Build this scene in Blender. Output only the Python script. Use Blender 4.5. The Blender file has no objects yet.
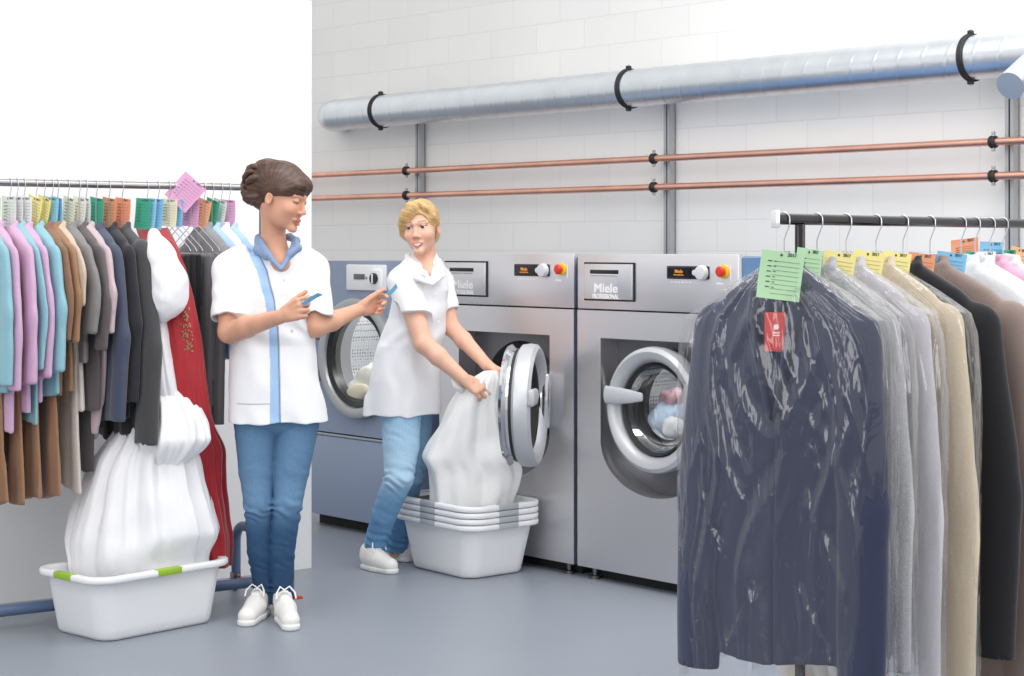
import bpy, bmesh, math, random
import numpy as np
from mathutils import Vector, Matrix
R = math.radians
SC = bpy.context.scene
COL = SC.collection
random.seed(7)
FOC, HORIZ, EYE = 1800.0, 245.0, 1.40          # focal length in pixels of the 1024 px frame, horizon row, eye height

def P(px, py, Y):
    return np.array([(px-512)/FOC*Y, Y, EYE-(py-HORIZ)/FOC*Y])
def G(px, py):
    Y = EYE*FOC/(py-HORIZ)
    return np.array([(px-512)/FOC*Y, Y, 0.0])

# ------------------------------------------------------------------ materials
MATS = {}
def mat(name, col=(.8,.8,.8), rough=.5, metal=0., spec=.5, vcol=False, noise=None, bump=None, coat=0., sheen=0., weave=None,
        aniso=None, trans=0., emit=None, alpha=1., ior=1.45, sss=0.):
    if name in MATS: return MATS[name]
    m = bpy.data.materials.new(name); m.use_nodes = True
    nt = m.node_tree; b = nt.nodes['Principled BSDF']
    def N(t, **k):
        n = nt.nodes.new(t)
        for a, v in k.items(): setattr(n, a, v)
        return n
    L = nt.links.new
    b.inputs['Base Color'].default_value = (*col, 1)
    b.inputs['Roughness'].default_value = rough
    b.inputs['Metallic'].default_value = metal
    b.inputs['Specular IOR Level'].default_value = spec
    b.inputs['Coat Weight'].default_value = coat
    b.inputs['Sheen Weight'].default_value = sheen
    b.inputs['Transmission Weight'].default_value = trans
    b.inputs['IOR'].default_value = ior
    b.inputs['Alpha'].default_value = alpha
    if sss:
        b.inputs['Subsurface Weight'].default_value = sss
        b.inputs['Subsurface Radius'].default_value = (.012,.005,.003)
        b.inputs['Subsurface Scale'].default_value = 1.0
    if emit:
        b.inputs['Emission Color'].default_value = (*emit[0], 1); b.inputs['Emission Strength'].default_value = emit[1]
    tc = N('ShaderNodeTexCoord')
    src = None
    if vcol:
        a = N('ShaderNodeAttribute', attribute_name='Col'); src = a.outputs['Color']
    if noise:                                   # (scale, amount) colour mottling of the cloth or metal itself
        t = N('ShaderNodeTexNoise'); t.inputs['Scale'].default_value = noise[0]; t.inputs['Detail'].default_value = 6
        L(tc.outputs['Object'], t.inputs['Vector'])
        mp = N('ShaderNodeMapRange'); mp.inputs['From Min'].default_value = .3; mp.inputs['From Max'].default_value = .7
        mp.inputs['To Min'].default_value = 1-noise[1]; mp.inputs['To Max'].default_value = 1+noise[1]
        L(t.outputs['Fac'], mp.inputs['Value'])
        mx = N('ShaderNodeVectorMath', operation='SCALE')
        if src is not None: L(src, mx.inputs[0])
        else: mx.inputs[0].default_value = col
        L(mp.outputs['Result'], mx.inputs['Scale']); src = mx.outputs['Vector']
    if src is not None: L(src, b.inputs['Base Color'])
    if bump:                                    # (scale, strength, distance)
        t = N('ShaderNodeTexNoise'); t.inputs['Scale'].default_value = bump[0]; t.inputs['Detail'].default_value = 5
        mpn = N('ShaderNodeMapping'); mpn.inputs['Scale'].default_value = bump[3] if len(bump) > 3 else (1,1,1)
        L(tc.outputs['Object'], mpn.inputs['Vector']); L(mpn.outputs['Vector'], t.inputs['Vector'])
        bp = N('ShaderNodeBump'); bp.inputs['Strength'].default_value = bump[1]; bp.inputs['Distance'].default_value = bump[2]
        L(t.outputs['Fac'], bp.inputs['Height']); L(bp.outputs['Normal'], b.inputs['Normal'])
    if aniso:                                   # brushed metal: stretched noise on roughness
        t = N('ShaderNodeTexNoise'); t.inputs['Scale'].default_value = 1; t.inputs['Detail'].default_value = 3
        mpn = N('ShaderNodeMapping'); mpn.inputs['Scale'].default_value = aniso
        L(tc.outputs['Object'], mpn.inputs['Vector']); L(mpn.outputs['Vector'], t.inputs['Vector'])
        mp = N('ShaderNodeMapRange'); mp.inputs['To Min'].default_value = rough-.06; mp.inputs['To Max'].default_value = rough+.08
        L(t.outputs['Fac'], mp.inputs['Value']); L(mp.outputs['Result'], b.inputs['Roughness'])
        bp = N('ShaderNodeBump'); bp.inputs['Strength'].default_value = .04; bp.inputs['Distance'].default_value = .002
        L(t.outputs['Fac'], bp.inputs['Height']); L(bp.outputs['Normal'], b.inputs['Normal'])
    MATS[name] = m
    return m

def s2l(r, g, b):
    f = lambda c: (c/255/12.92) if c/255 <= .04045 else ((c/255+.055)/1.055)**2.4
    return (f(r), f(g), f(b))

# ------------------------------------------------------------------ objects
def thing(name, label, cat, loc=(0,0,0), rotz=0., group=None):
    o = bpy.data.objects.new(name, None); COL.objects.link(o)
    o.location = Vector(loc); o.rotation_euler = (0,0,rotz); o.empty_display_size = .05
    return tag(o, label, cat, group)
def tag(o, label, cat, group=None, kind=None):
    o['label'] = label; o['category'] = cat
    if group: o['group'] = group
    if kind: o['kind'] = kind
    return o
def struct(o):
    o['kind'] = 'structure'; return o
def link(name, me, m=None, parent=None, loc=None, label=None):
    o = bpy.data.objects.new(name, me); COL.objects.link(o)
    if m is not None and not me.materials:
        for k in (m if isinstance(m, (list, tuple)) else [m]): me.materials.append(k)
    if parent is not None: o.parent = parent
    if loc is not None: o.location = Vector(loc)
    if label: o['label'] = label
    return o
def clone(o, parent=None):
    c = o.copy(); COL.objects.link(c)
    if parent is not None: c.parent = parent
    for ch in o.children: clone(ch, c)
    return c

class MB:
    """collects verts and faces of one mesh"""
    def __init__(s): s.v, s.f, s.mi = [], [], []
    def add(s, v, f, m=0):
        n = len(s.v); s.v += [tuple(map(float, p)) for p in v]; s.f += [tuple(i+n for i in q) for q in f]; s.mi += [m]*len(f); return s
    def bmadd(s, bm, m=0):
        bm.verts.index_update(); s.add([v.co[:] for v in bm.verts], [[v.index for v in f.verts] for f in bm.faces], m); bm.free(); return s
    def box(s, c, d, bev=0., seg=2, rot=None, m=0):
        bm = bmesh.new(); bmesh.ops.create_cube(bm, size=1)
        for v in bm.verts: v.co = Vector((v.co.x*d[0], v.co.y*d[1], v.co.z*d[2]))
        if bev: bmesh.ops.bevel(bm, geom=bm.edges[:], offset=bev, segments=seg, affect='EDGES', profile=.5)
        for v in bm.verts:
            if rot is not None: v.co = rot @ v.co
            v.co += Vector(c)
        return s.bmadd(bm, m)
    def cyl(s, a, b, r, n=20, r2=None, m=0, cap=True):
        return s.tube([a, b], [r, r if r2 is None else r2], n, m, cap)
    def tube(s, pts, r, n=12, m=0, cap=True, closed=False, up=None, ell=None):
        pts = [np.array(p, float) for p in pts]; k = len(pts)
        rr = [r]*k if np.isscalar(r) else list(r)
        T = []
        for i in range(k):
            if closed: t = pts[(i+1) % k]-pts[i-1]
            else: t = pts[min(i+1, k-1)]-pts[max(i-1, 0)]
            T.append(t/(np.linalg.norm(t)+1e-12))
        u = np.array(up, float) if up is not None else (np.array([0,0,1.]) if abs(T[0][2]) < .9 else np.array([1.,0,0]))
        vs, fs = [], []
        for i in range(k):
            a = u-T[i]*np.dot(u, T[i]); a /= np.linalg.norm(a)+1e-12
            b = np.cross(T[i], a)
            if up is None: u = a
            e = (1, 1) if ell is None else ell
            for j in range(n):
                t = 2*math.pi*j/n
                vs.append(pts[i]+rr[i]*(math.cos(t)*a*e[0]+math.sin(t)*b*e[1]))
        for i in range(k if closed else k-1):
            for j in range(n):
                q = (i+1) % k
                fs.append((i*n+j, i*n+(j+1) % n, q*n+(j+1) % n, q*n+j))
        if cap and not closed:
            fs.append(tuple(range(n))[::-1]); fs.append(tuple((k-1)*n+j for j in range(n)))
        return s.add(vs, fs, m)
    def lathe(s, prof, n=48, o=(0,0,0), ax=(0,0,1), m=0, caps=True):
        """prof: list of (radius, height along ax)"""
        ax = np.array(ax, float); ax /= np.linalg.norm(ax)
        a = np.array([1.,0,0]) if abs(ax[0]) < .9 else np.array([0,0,1.])
        a -= ax*np.dot(a, ax); a /= np.linalg.norm(a); b = np.cross(ax, a); o = np.array(o, float)
        vs, fs = [], []; k = len(prof)
        for (r, h) in prof:
            for j in range(n):
                t = 2*math.pi*j/n
                vs.append(o+ax*h+r*(math.cos(t)*a+math.sin(t)*b))
        for i in range(k-1):
            for j in range(n): fs.append((i*n+j, i*n+(j+1) % n, (i+1)*n+(j+1) % n, (i+1)*n+j))
        if caps:
            if prof[0][0] > 1e-5: fs.append(tuple(range(n))[::-1])
            if prof[-1][0] > 1e-5: fs.append(tuple((k-1)*n+j for j in range(n)))
        return s.add(vs, fs, m)
    def grid(s, pts, m=0, closed_u=False):
        """pts[i][j] -> quads"""
        A = np.asarray(pts, float); k, n = A.shape[:2]
        fs = []
        for i in range(k-1):
            for j in range(n if closed_u else n-1):
                fs.append((i*n+j, i*n+(j+1) % n, (i+1)*n+(j+1) % n, (i+1)*n+j))
        return s.add(A.reshape(-1, 3), fs, m)
    def mesh(s, name, smooth=True, angle=38):
        me = bpy.data.meshes.new(name); me.from_pydata(s.v, [], s.f); me.update()
        bm = bmesh.new(); bm.from_mesh(me); bmesh.ops.recalc_face_normals(bm, faces=bm.faces[:])
        bmesh.ops.remove_doubles(bm, verts=bm.verts[:], dist=1e-6); 
        bm.to_mesh(me) if len(bm.faces) != len(s.f) else None
        if len(bm.faces) == len(s.f):
            bm.to_mesh(me)
            for p, mi in zip(me.polygons, s.mi): p.material_index = mi
        bm.free()
        if smooth:
            me.shade_smooth() if hasattr(me, 'shade_smooth') else None
            try: me.set_sharp_from_angle(angle=R(angle))
            except Exception: pass
        return me
    def obj(s, name, m, parent=None, loc=None, label=None, smooth=True, angle=38):
        return link(name, s.mesh(name, smooth, angle), m, parent, loc, label)

def text_mesh(body, size, loc, xdir, updir, depth=.0006, bold=False, align='CENTER', sx=1.):
    cu = bpy.data.curves.new('lettering', 'FONT'); cu.body = body; cu.size = size; cu.align_x = align; cu.align_y = 'CENTER'
    cu.extrude = depth; cu.offset = .012*size if bold else 0; cu.resolution_u = 3
    o = bpy.data.objects.new('lettering', cu); COL.objects.link(o)
    dg = bpy.context.evaluated_depsgraph_get(); me = bpy.data.meshes.new_from_object(o.evaluated_get(dg))
    bpy.data.objects.remove(o)
    x = Vector(xdir).normalized(); y = Vector(updir).normalized(); z = x.cross(y)
    M = Matrix(((x.x*sx, y.x, z.x, loc[0]), (x.y*sx, y.y, z.y, loc[1]), (x.z*sx, y.z, z.z, loc[2]), (0,0,0,1)))
    me.transform(M); return me
def mesh_into(mb, me, m=0):
    mb.add([v.co[:] for v in me.vertices], [list(p.vertices) for p in me.polygons], m); bpy.data.meshes.remove(me)

# ------------------------------------------------------------------ signed distance modelling
class Field:
    def __init__(s): s.ops = []
    def add(s, f, c, r, k=.01, op='u'):
        s.ops.append((f, np.array(c, float), float(r), k, op)); return s
    def cap(s, a, b, r1, r2=None, k=.01, op='u'):
        a = np.array(a, float); b = np.array(b, float); r2 = r1 if r2 is None else r2
        ba = b-a; L2 = float(ba@ba)+1e-12
        def f(p):
            h = np.clip(((p-a)@ba)/L2, 0, 1)
            return np.linalg.norm(p-a-h[:, None]*ba, axis=1)-(r1+(r2-r1)*h)
        return s.add(f, (a+b)/2, np.sqrt(L2)/2+max(r1, r2), k, op)
    def ell(s, c, r, k=.01, op='u', M=None):
        c = np.array(c, float); r = np.array(r, float)
        def f(p):
            q = p-c
            if M is not None: q = q@M            # M columns: axes in world
            k0 = np.linalg.norm(q/r, axis=1); k1 = np.linalg.norm(q/(r*r), axis=1)
            return k0*(k0-1)/(k1+1e-9)
        return s.add(f, c, r.max(), k, op)
    def chain(s, pts, rs, k=.01):
        for i in range(len(pts)-1): s.cap(pts[i], pts[i+1], rs[i], rs[i+1], k)
        return s
    def ev(s, p, c=None, rad=None):
        d = np.full(len(p), 1e3)
        for f, oc, orad, k, op in s.ops:
            if op == 'd':
                d = d+f(p); continue
            if c is not None and np.linalg.norm(oc-c) > orad+rad+4*k+.03: continue
            e = f(p)
            if op == 'u':
                if k <= 0: d = np.minimum(d, e)
                else:
                    h = np.clip(.5+.5*(d-e)/k, 0, 1); d = d+(e-d)*h-k*h*(1-h)
            elif op == 's':
                h = np.clip(.5-.5*(d+e)/max(k, 1e-6), 0, 1); d = d+(-e-d)*h+k*h*(1-h)
            elif op == 'i':
                h = np.clip(.5-.5*(d-e)/max(k, 1e-6), 0, 1); d = d+(e-d)*h+k*h*(1-h)
        return d
    def volume(s, lo, hi, res, B=16, slack=.02):
        lo = np.array(lo, float); n = np.maximum(np.ceil((np.array(hi)-lo)/res/B).astype(int), 1)
        D = np.full(n*B, 1., np.float32)
        g = np.stack(np.meshgrid(*[np.arange(B)*res]*3, indexing='ij'), -1).reshape(-1, 3)
        half = B*res/2; rad = half*math.sqrt(3)
        cen = np.stack(np.meshgrid(*[np.arange(k) for k in n], indexing='ij'), -1).reshape(-1, 3)
        C = lo+cen*B*res+half
        dc = s.ev(C)
        for i in range(len(C)):
            b = cen[i]*B
            sl = (slice(b[0], b[0]+B), slice(b[1], b[1]+B), slice(b[2], b[2]+B))
            if abs(dc[i]) < rad*1.25+slack:
                D[sl] = s.ev(g+lo+b*res, C[i], rad).reshape(B, B, B)
            else: D[sl] = np.sign(dc[i])
        return D, lo, res
    def mesh(s, name, lo, hi, res, col=None, slack=.02, B=16, offset=None, relax=1):
        D, lo, res = s.volume(lo, hi, res, B, slack)
        v, f = surface_nets(D); v = v*res+lo
        if relax: v = relax_mesh(v, f, relax)
        return np_mesh(name, v-(0 if offset is None else np.array(offset)), f, None if col is None else col(v))

def surface_nets(D):
    neg = D < 0
    c = np.zeros(tuple(k-1 for k in D.shape), np.int8)
    for dx in (0, 1):
        for dy in (0, 1):
            for dz in (0, 1):
                c += neg[dx:D.shape[0]-1+dx, dy:D.shape[1]-1+dy, dz:D.shape[2]-1+dz]
    act = (c > 0) & (c < 8)
    I = np.argwhere(act); ids = np.full(act.shape, -1, np.int32); ids[act] = np.arange(len(I))
    V = np.zeros((len(I), 3)); W = np.zeros(len(I))
    cor = np.array([[a, b, d] for a in (0, 1) for b in (0, 1) for d in (0, 1)])
    val = [D[I[:, 0]+q[0], I[:, 1]+q[1], I[:, 2]+q[2]].astype(float) for q in cor]
    for a in range(8):
        for b in range(a+1, 8):
            if np.abs(cor[a]-cor[b]).sum() != 1: continue
            x = (val[a] < 0) != (val[b] < 0)
            t = np.where(x, val[a]/(val[a]-val[b]+1e-20), 0)
            V += np.where(x[:, None], cor[a]+t[:, None]*(cor[b]-cor[a]), 0); W += x
    V = V/W[:, None]+I
    F = []
    for ax in range(3):
        sl0 = [slice(None)]*3; sl1 = [slice(None)]*3
        sl0[ax] = slice(0, -1); sl1[ax] = slice(1, None)
        n0 = neg[tuple(sl0)]; n1 = neg[tuple(sl1)]
        E = np.argwhere(n0 != n1); o1, o2 = (ax+1) % 3, (ax+2) % 3
        ok = (E[:, o1] > 0) & (E[:, o2] > 0) & (E[:, o1] < D.shape[o1]-1) & (E[:, o2] < D.shape[o2]-1); E = E[ok]
        s = n0[E[:, 0], E[:, 1], E[:, 2]]
        def cid(a, b):
            q = E.copy(); q[:, o1] -= a; q[:, o2] -= b; return ids[q[:, 0], q[:, 1], q[:, 2]]
        q = np.stack([cid(1, 1), cid(0, 1), cid(0, 0), cid(1, 0)], 1)
        q[~s] = q[~s][:, ::-1]; F.append(q)
    return V, np.concatenate(F)
def relax_mesh(v, f, it=1, w=.5):
    for _ in range(it):
        acc = np.zeros_like(v); cnt = np.zeros(len(v))
        for a, b in ((0, 1), (1, 2), (2, 3), (3, 0)):
            np.add.at(acc, f[:, a], v[f[:, b]]); np.add.at(cnt, f[:, a], 1)
            np.add.at(acc, f[:, b], v[f[:, a]]); np.add.at(cnt, f[:, b], 1)
        v = v*(1-w)+w*acc/np.maximum(cnt, 1)[:, None]
    return v
def np_mesh(name, v, f, col=None):
    me = bpy.data.meshes.new(name)
    me.vertices.add(len(v)); me.vertices.foreach_set('co', np.asarray(v, np.float32).ravel())
    n = f.shape[1]; me.loops.add(len(f)*n); me.polygons.add(len(f))
    me.loops.foreach_set('vertex_index', np.asarray(f, np.int32).ravel())
    me.polygons.foreach_set('loop_start', np.arange(len(f), dtype=np.int32)*n)
    me.polygons.foreach_set('use_smooth', np.ones(len(f), bool))
    me.update(calc_edges=True)
    if col is not None:
        a = me.color_attributes.new('Col', 'FLOAT_COLOR', 'POINT')
        a.data.foreach_set('color', np.concatenate([col, np.ones((len(v), 1))], 1).astype(np.float32).ravel())
    return me
def sstep(a, b, x):
    t = np.clip((x-a)/(b-a), 0, 1); return t*t*(3-2*t)
def vnoise(p, seed=0, f=1.):
    """cheap smooth pseudo noise in [-1,1] made of warped sines"""
    r = np.random.RandomState(seed); o = np.zeros(len(p)); q = p*f
    w = np.sin(q@r.normal(size=3)*1.3+r.rand()*6)*.8
    for i in range(4):
        d = r.normal(size=3); d /= np.linalg.norm(d)
        o += np.sin(q@d*(1+.6*i)*2.2+r.rand()*6.28+w*(1+.3*i))/(1+.5*i)
    return o/2.5
# ------------------------------------------------------------------ setting
U = np.array([1612, -1800, 0.]); U /= np.linalg.norm(U)          # along the machines, to the right
NIN = np.array([-U[1], U[0], 0.])                                # into the back wall
ANG = math.atan2(U[1], U[0])
F0 = np.array([.274, 7.59, 0.])                                  # front lower left corner of the right-hand silver machine
WALL_D = 1.30                                                    # back wall behind the machine fronts
def W(t, n, z): return F0+U*t+NIN*n+np.array([0,0,z])
def wall_hit(px, py, n):
    """point on the vertical plane n behind the machine fronts seen at a pixel"""
    k = (px-512)/FOC; q = F0+NIN*n
    t = (k*q[1]-q[0])/(U[0]-k*U[1]); p = q+U*t
    p[2] = EYE-(py-HORIZ)/FOC*p[1]; return p, t

def brick_mat():
    m = bpy.data.materials.new('painted_block_wall'); m.use_nodes = True; nt = m.node_tree; b = nt.nodes['Principled BSDF']; L = nt.links.new
    tc = nt.nodes.new('ShaderNodeTexCoord'); br = nt.nodes.new('ShaderNodeTexBrick')
    br.inputs['Scale'].default_value = 1; br.inputs['Brick Width'].default_value = .37; br.inputs['Row Height'].default_value = .152
    br.inputs['Mortar Size'].default_value = .004; br.inputs['Mortar Smooth'].default_value = .6
    br.inputs['Color1'].default_value = (*s2l(238,237,234), 1); br.inputs['Color2'].default_value = (*s2l(235,234,232), 1)
    br.inputs['Mortar'].default_value = (*s2l(227,226,225), 1)
    sp = nt.nodes.new('ShaderNodeSeparateXYZ'); cb = nt.nodes.new('ShaderNodeCombineXYZ')
    L(tc.outputs['Object'], sp.inputs[0]); L(sp.outputs['X'], cb.inputs['X']); L(sp.outputs['Z'], cb.inputs['Y'])
    L(cb.outputs[0], br.inputs['Vector'])
    no = nt.nodes.new('ShaderNodeTexNoise'); no.inputs['Scale'].default_value = 2.2; no.inputs['Detail'].default_value = 5
    L(tc.outputs['Object'], no.inputs['Vector'])
    mr = nt.nodes.new('ShaderNodeMapRange'); mr.inputs['To Min'].default_value = .96; mr.inputs['To Max'].default_value = 1.03
    L(no.outputs['Fac'], mr.inputs['Value'])
    sc = nt.nodes.new('ShaderNodeVectorMath'); sc.operation = 'SCALE'; L(br.outputs['Color'], sc.inputs[0]); L(mr.outputs[0], sc.inputs['Scale'])
    L(sc.outputs[0], b.inputs['Base Color']); b.inputs['Roughness'].default_value = .55
    bp = nt.nodes.new('ShaderNodeBump'); bp.inputs['Strength'].default_value = .22; bp.inputs['Distance'].default_value = .004; bp.invert = True
    L(br.outputs['Fac'], bp.inputs['Height']); L(bp.outputs[0], b.inputs['Normal'])
    return m
floor_m = mat('floor_paint', s2l(142,148,158), .38, spec=.4, noise=(1.3,.025), bump=(60,.03,.002))
white_m = mat('partition_paint', s2l(240,240,240), .6)
fl = MB().box((0, 6.5, -.05), (16, 17, .1)).obj('floor', floor_m, smooth=False); struct(fl)
w = MB().box((0, .1, 1.8), (14, .2, 3.6)).obj('wall_back', brick_mat(), loc=F0+NIN*WALL_D, smooth=False); struct(w); w.rotation_euler = (0,0,ANG)
# free-standing white partition on the left
PA, PB = G(311.5, 568), G(0, 604)
pd = PB-PA; pd /= np.linalg.norm(pd); PANG = math.atan2(pd[1], pd[0])
PC = PA+pd*2.6
pn = np.array([-pd[1], pd[0], 0.]); pn = pn if pn[1] > 0 else -pn
w = MB().box((0, 0, 1.229), (5.2, .08, 2.458)).obj('wall_partition', white_m, loc=PC+pn*.04, smooth=False); struct(w); w.rotation_euler = (0,0,PANG)

# ------------------------------------------------------------------ duct and pipes along the back wall
galv = mat('galvanised_steel', s2l(222,227,232), .33, 1., noise=(9,.05))
dark_rub = mat('black_rubber', (.02,.02,.022), .5)
zinc = mat('zinc_strut', s2l(176,178,180), .45, .5)
copper = mat('copper_pipe', s2l(232,178,156), .38, 1., noise=(5,.12))
DN = WALL_D-.17
pa, ta = wall_hit(330, 116, DN); pb, tb = wall_hit(1024, 52.5, DN)
DZ = (pa[2]+pb[2])/2; DR = 22.8/FOC*pb[1]
def helical_duct():
    mb = MB(); n = 40; pts = []; x0, x1 = ta+.06, tb+1.6
    steps = int((x1-x0)/.005)
    for i in range(steps+1):
        x = x0+(x1-x0)*i/steps; row = []
        for j in range(n):
            a = 2*math.pi*j/n; ph = ((x/.125+a/(2*math.pi)) % 1.)
            r = DR*(1+.024*math.exp(-((ph-.5)/.03)**2))
            row.append(W(x, DN, DZ)+r*(math.cos(a)*NIN+math.sin(a)*np.array([0,0,1.])))
        pts.append(row)
    mb.grid(pts, closed_u=True)
    return mb
dt = thing('ventilation_duct', 'long round spiral-seam galvanised ventilation duct high along the block wall', 'duct', W(ta, DN, DZ))
off = np.array(dt.location)
def rel(mb, o):
    mb.v = [tuple(np.array(p)-o) for p in mb.v]; return mb
rel(helical_duct(), off).obj('pipe', galv, dt, angle=60)
el = MB(); ep = []
for i in range(13):
    a = math.pi/2*i/12; ep.append(W(ta+.08-math.sin(a)*.16, DN+.16*(1-math.cos(a)), DZ))
el.tube(ep, DR*.995, 40); rel(el, off).obj('elbow', galv, dt)
for px in (378, 626, 968):
    p, t = wall_hit(px+4, 90, DN)
    c = thing('duct_clamp', {378:'black rubber-lined pipe clamp round the duct at its far left end', 626:'black rubber-lined pipe clamp round the middle of the duct',
              968:'black rubber-lined pipe clamp round the duct at the right'}[px], 'clamp', W(t, DN, DZ), ANG, 'clamps around the ventilation duct')
    MB().lathe([(DR*1.025,-.013),(DR*1.07,-.013),(DR*1.09,-.008),(DR*1.05,-.004),(DR*1.05,.004),(DR*1.09,.008),(DR*1.07,.013),(DR*1.025,.013)], 48, ax=(1,0,0), caps=False).obj('ring', dark_rub, c)
    for s in (1, -1):
        MB().box((0, -.01, s*DR*1.11), (.022, .024, .02), .004).obj('lug', dark_rub, c)
        MB().cyl((0, -.01, s*DR*1.12), (0, -.01, s*DR*1.27), .006, 8).obj('bolt', zinc, c)
    MB().cyl((0, DR, 0), (0, WALL_D-DN-.002, 0), .008, 8).obj('threaded_rod', zinc, c)
cz = []
for y0, y1, nm in ((174, 142.5, 'upper'), (197.2, 177, 'lower')):
    p0, t0 = wall_hit(312, y0, WALL_D-.09); p1, t1 = wall_hit(1024, y1, WALL_D-.09)
    z = (p0[2]+p1[2])/2; cz.append(z)
    o = MB().cyl((t0-2.6, 0, 0), (t1+1.2, 0, 0), .0165, 16).obj('copper_pipe', copper, loc=W(0, WALL_D-.09, z)); o.rotation_euler = (0,0,ANG)
    tag(o, f'{nm} of the two thin copper pipes running along the back wall', 'pipe', 'copper pipes on the back wall')
STR = []
for px, nm in ((420, 'left'), (669.5, 'middle'), (1012, 'right')):
    p, t = wall_hit(px, 200, WALL_D-.03)
    s = thing('strut_channel', {'left':'grey vertical strut rail behind the blond woman below the duct', 'middle':'grey vertical strut rail rising behind the right silver machine',
              'right':'grey vertical strut rail at the right behind the hanging white shirts'}[nm], 'strut', W(t, WALL_D-.03, 0), ANG, 'vertical struts on the back wall')
    zt = DZ+ .02
    mb = MB(); w_ = .042
    mb.box((-w_/2+.003, 0, zt/2), (.006, .04, zt)).box((w_/2-.003, 0, zt/2), (.006, .04, zt)).box((0, .017, zt/2), (w_, .006, zt))
    mb.box((-w_/2+.009, -.018, zt/2), (.016, .005, zt)).box((w_/2-.009, -.018, zt/2), (.016, .005, zt))
    mb.obj('channel', zinc, s, smooth=False)
    for z in cz:
        c = thing('pipe_clip', f'black clip holding the {"upper" if z == cz[0] else "lower"} copper pipe to the {nm} strut', 'clip', W(t-.05, WALL_D-.09, z), ANG, 'clips on the copper pipes')
        MB().lathe([(.017,-.014),(.024,-.014),(.027,-.008),(.023,-.005),(.023,.005),(.027,.008),(.024,.014),(.017,.014)], 24, ax=(1,0,0), caps=False).obj('ring', dark_rub, c)
        for zz in (.036, -.033): MB().box((0, 0, zz), (.014, .012, .014), .002).obj('lug', zinc, c)
        MB().cyl((0, .025, 0), (0, .085, 0), .005, 8).obj('threaded_rod', zinc, c)
# branch of the duct coming down towards the viewer at the right edge
bpnt, t = wall_hit(1048, 66, DN)
A = W(t, DN, DZ); B = A-NIN*.30+U*.02+np.array([0,0,-.16])
rel(MB().tube([A, A*.5+B*.5, B], DR*.62, 32), off).obj('branch', galv, dt)
# ------------------------------------------------------------------ laundry machines
steel = mat('brushed_steel', s2l(222,221,224), .42, 1., aniso=(2,2,900))
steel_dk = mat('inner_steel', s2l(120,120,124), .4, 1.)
chrome = mat('chrome', s2l(215,215,218), .12, 1.)
blue_p = mat('blue_grey_paint', s2l(146,159,183), .42, spec=.4)
blue_side = mat('blue_side_paint', s2l(96,130,172), .4)
blk = mat('black_plastic', (.012,.012,.014), .35)
seam_m = mat('seam_gap', (.02,.02,.022), .8)
lgrey = mat('light_grey_plastic', s2l(205,207,210), .38)
ringm = mat('cast_ring', s2l(196,198,202), .38, .35)
wht_pl = mat('white_plastic', s2l(236,237,238), .35)
red_pl = mat('red_plastic', s2l(205,52,34), .35)
yel_pl = mat('yellow_plastic', s2l(238,190,40), .4)
glow = mat('display_glow', (.02,.01,0), .5, emit=((1.,.38,.06), .8))
wht_print = mat('white_print', (.9,.9,.9), .6)
def thin_clear(name, tint, rough, boost, ior=1.5, wrinkle=None):
    m = bpy.data.materials.new(name); m.use_nodes = True; nt = m.node_tree; nt.nodes.clear(); L = nt.links.new
    o = nt.nodes.new('ShaderNodeOutputMaterial'); mx = nt.nodes.new('ShaderNodeMixShader')
    t = nt.nodes.new('ShaderNodeBsdfTransparent'); t.inputs[0].default_value = (*tint, 1)
    g = nt.nodes.new('ShaderNodeBsdfGlossy'); g.inputs['Roughness'].default_value = rough; g.inputs['Color'].default_value = (1,1,1,1)
    fr = nt.nodes.new('ShaderNodeFresnel'); fr.inputs[0].default_value = ior
    ma = nt.nodes.new('ShaderNodeMath'); ma.operation = 'MULTIPLY_ADD'; ma.inputs[1].default_value = boost; ma.inputs[2].default_value = .01; ma.use_clamp = True
    mi = nt.nodes.new('ShaderNodeMath'); mi.operation = 'MINIMUM'; mi.inputs[1].default_value = .34
    L(fr.outputs[0], ma.inputs[0]); L(ma.outputs[0], mi.inputs[0]); L(mi.outputs[0], mx.inputs[0]); L(t.outputs[0], mx.inputs[1]); L(g.outputs[0], mx.inputs[2]); L(mx.outputs[0], o.inputs[0])
    if wrinkle:
        tc = nt.nodes.new('ShaderNodeTexCoord'); mp = nt.nodes.new('ShaderNodeMapping'); mp.inputs['Scale'].default_value = wrinkle[0]
        n = nt.nodes.new('ShaderNodeTexNoise'); n.inputs['Scale'].default_value = 1; n.inputs['Detail'].default_value = 3; n.inputs['Distortion'].default_value = 1.2
        bp = nt.nodes.new('ShaderNodeBump'); bp.inputs['Strength'].default_value = wrinkle[1]; bp.inputs['Distance'].default_value = .02
        L(tc.outputs['Object'], mp.inputs[0]); L(mp.outputs[0], n.inputs['Vector']); L(n.outputs['Fac'], bp.inputs['Height'])
        L(bp.outputs[0], g.inputs['Normal']); L(bp.outputs[0], fr.inputs['Normal'])
    return m
glass = thin_clear('door_glass', (.93,.95,.95), .03, 1.0)

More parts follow.
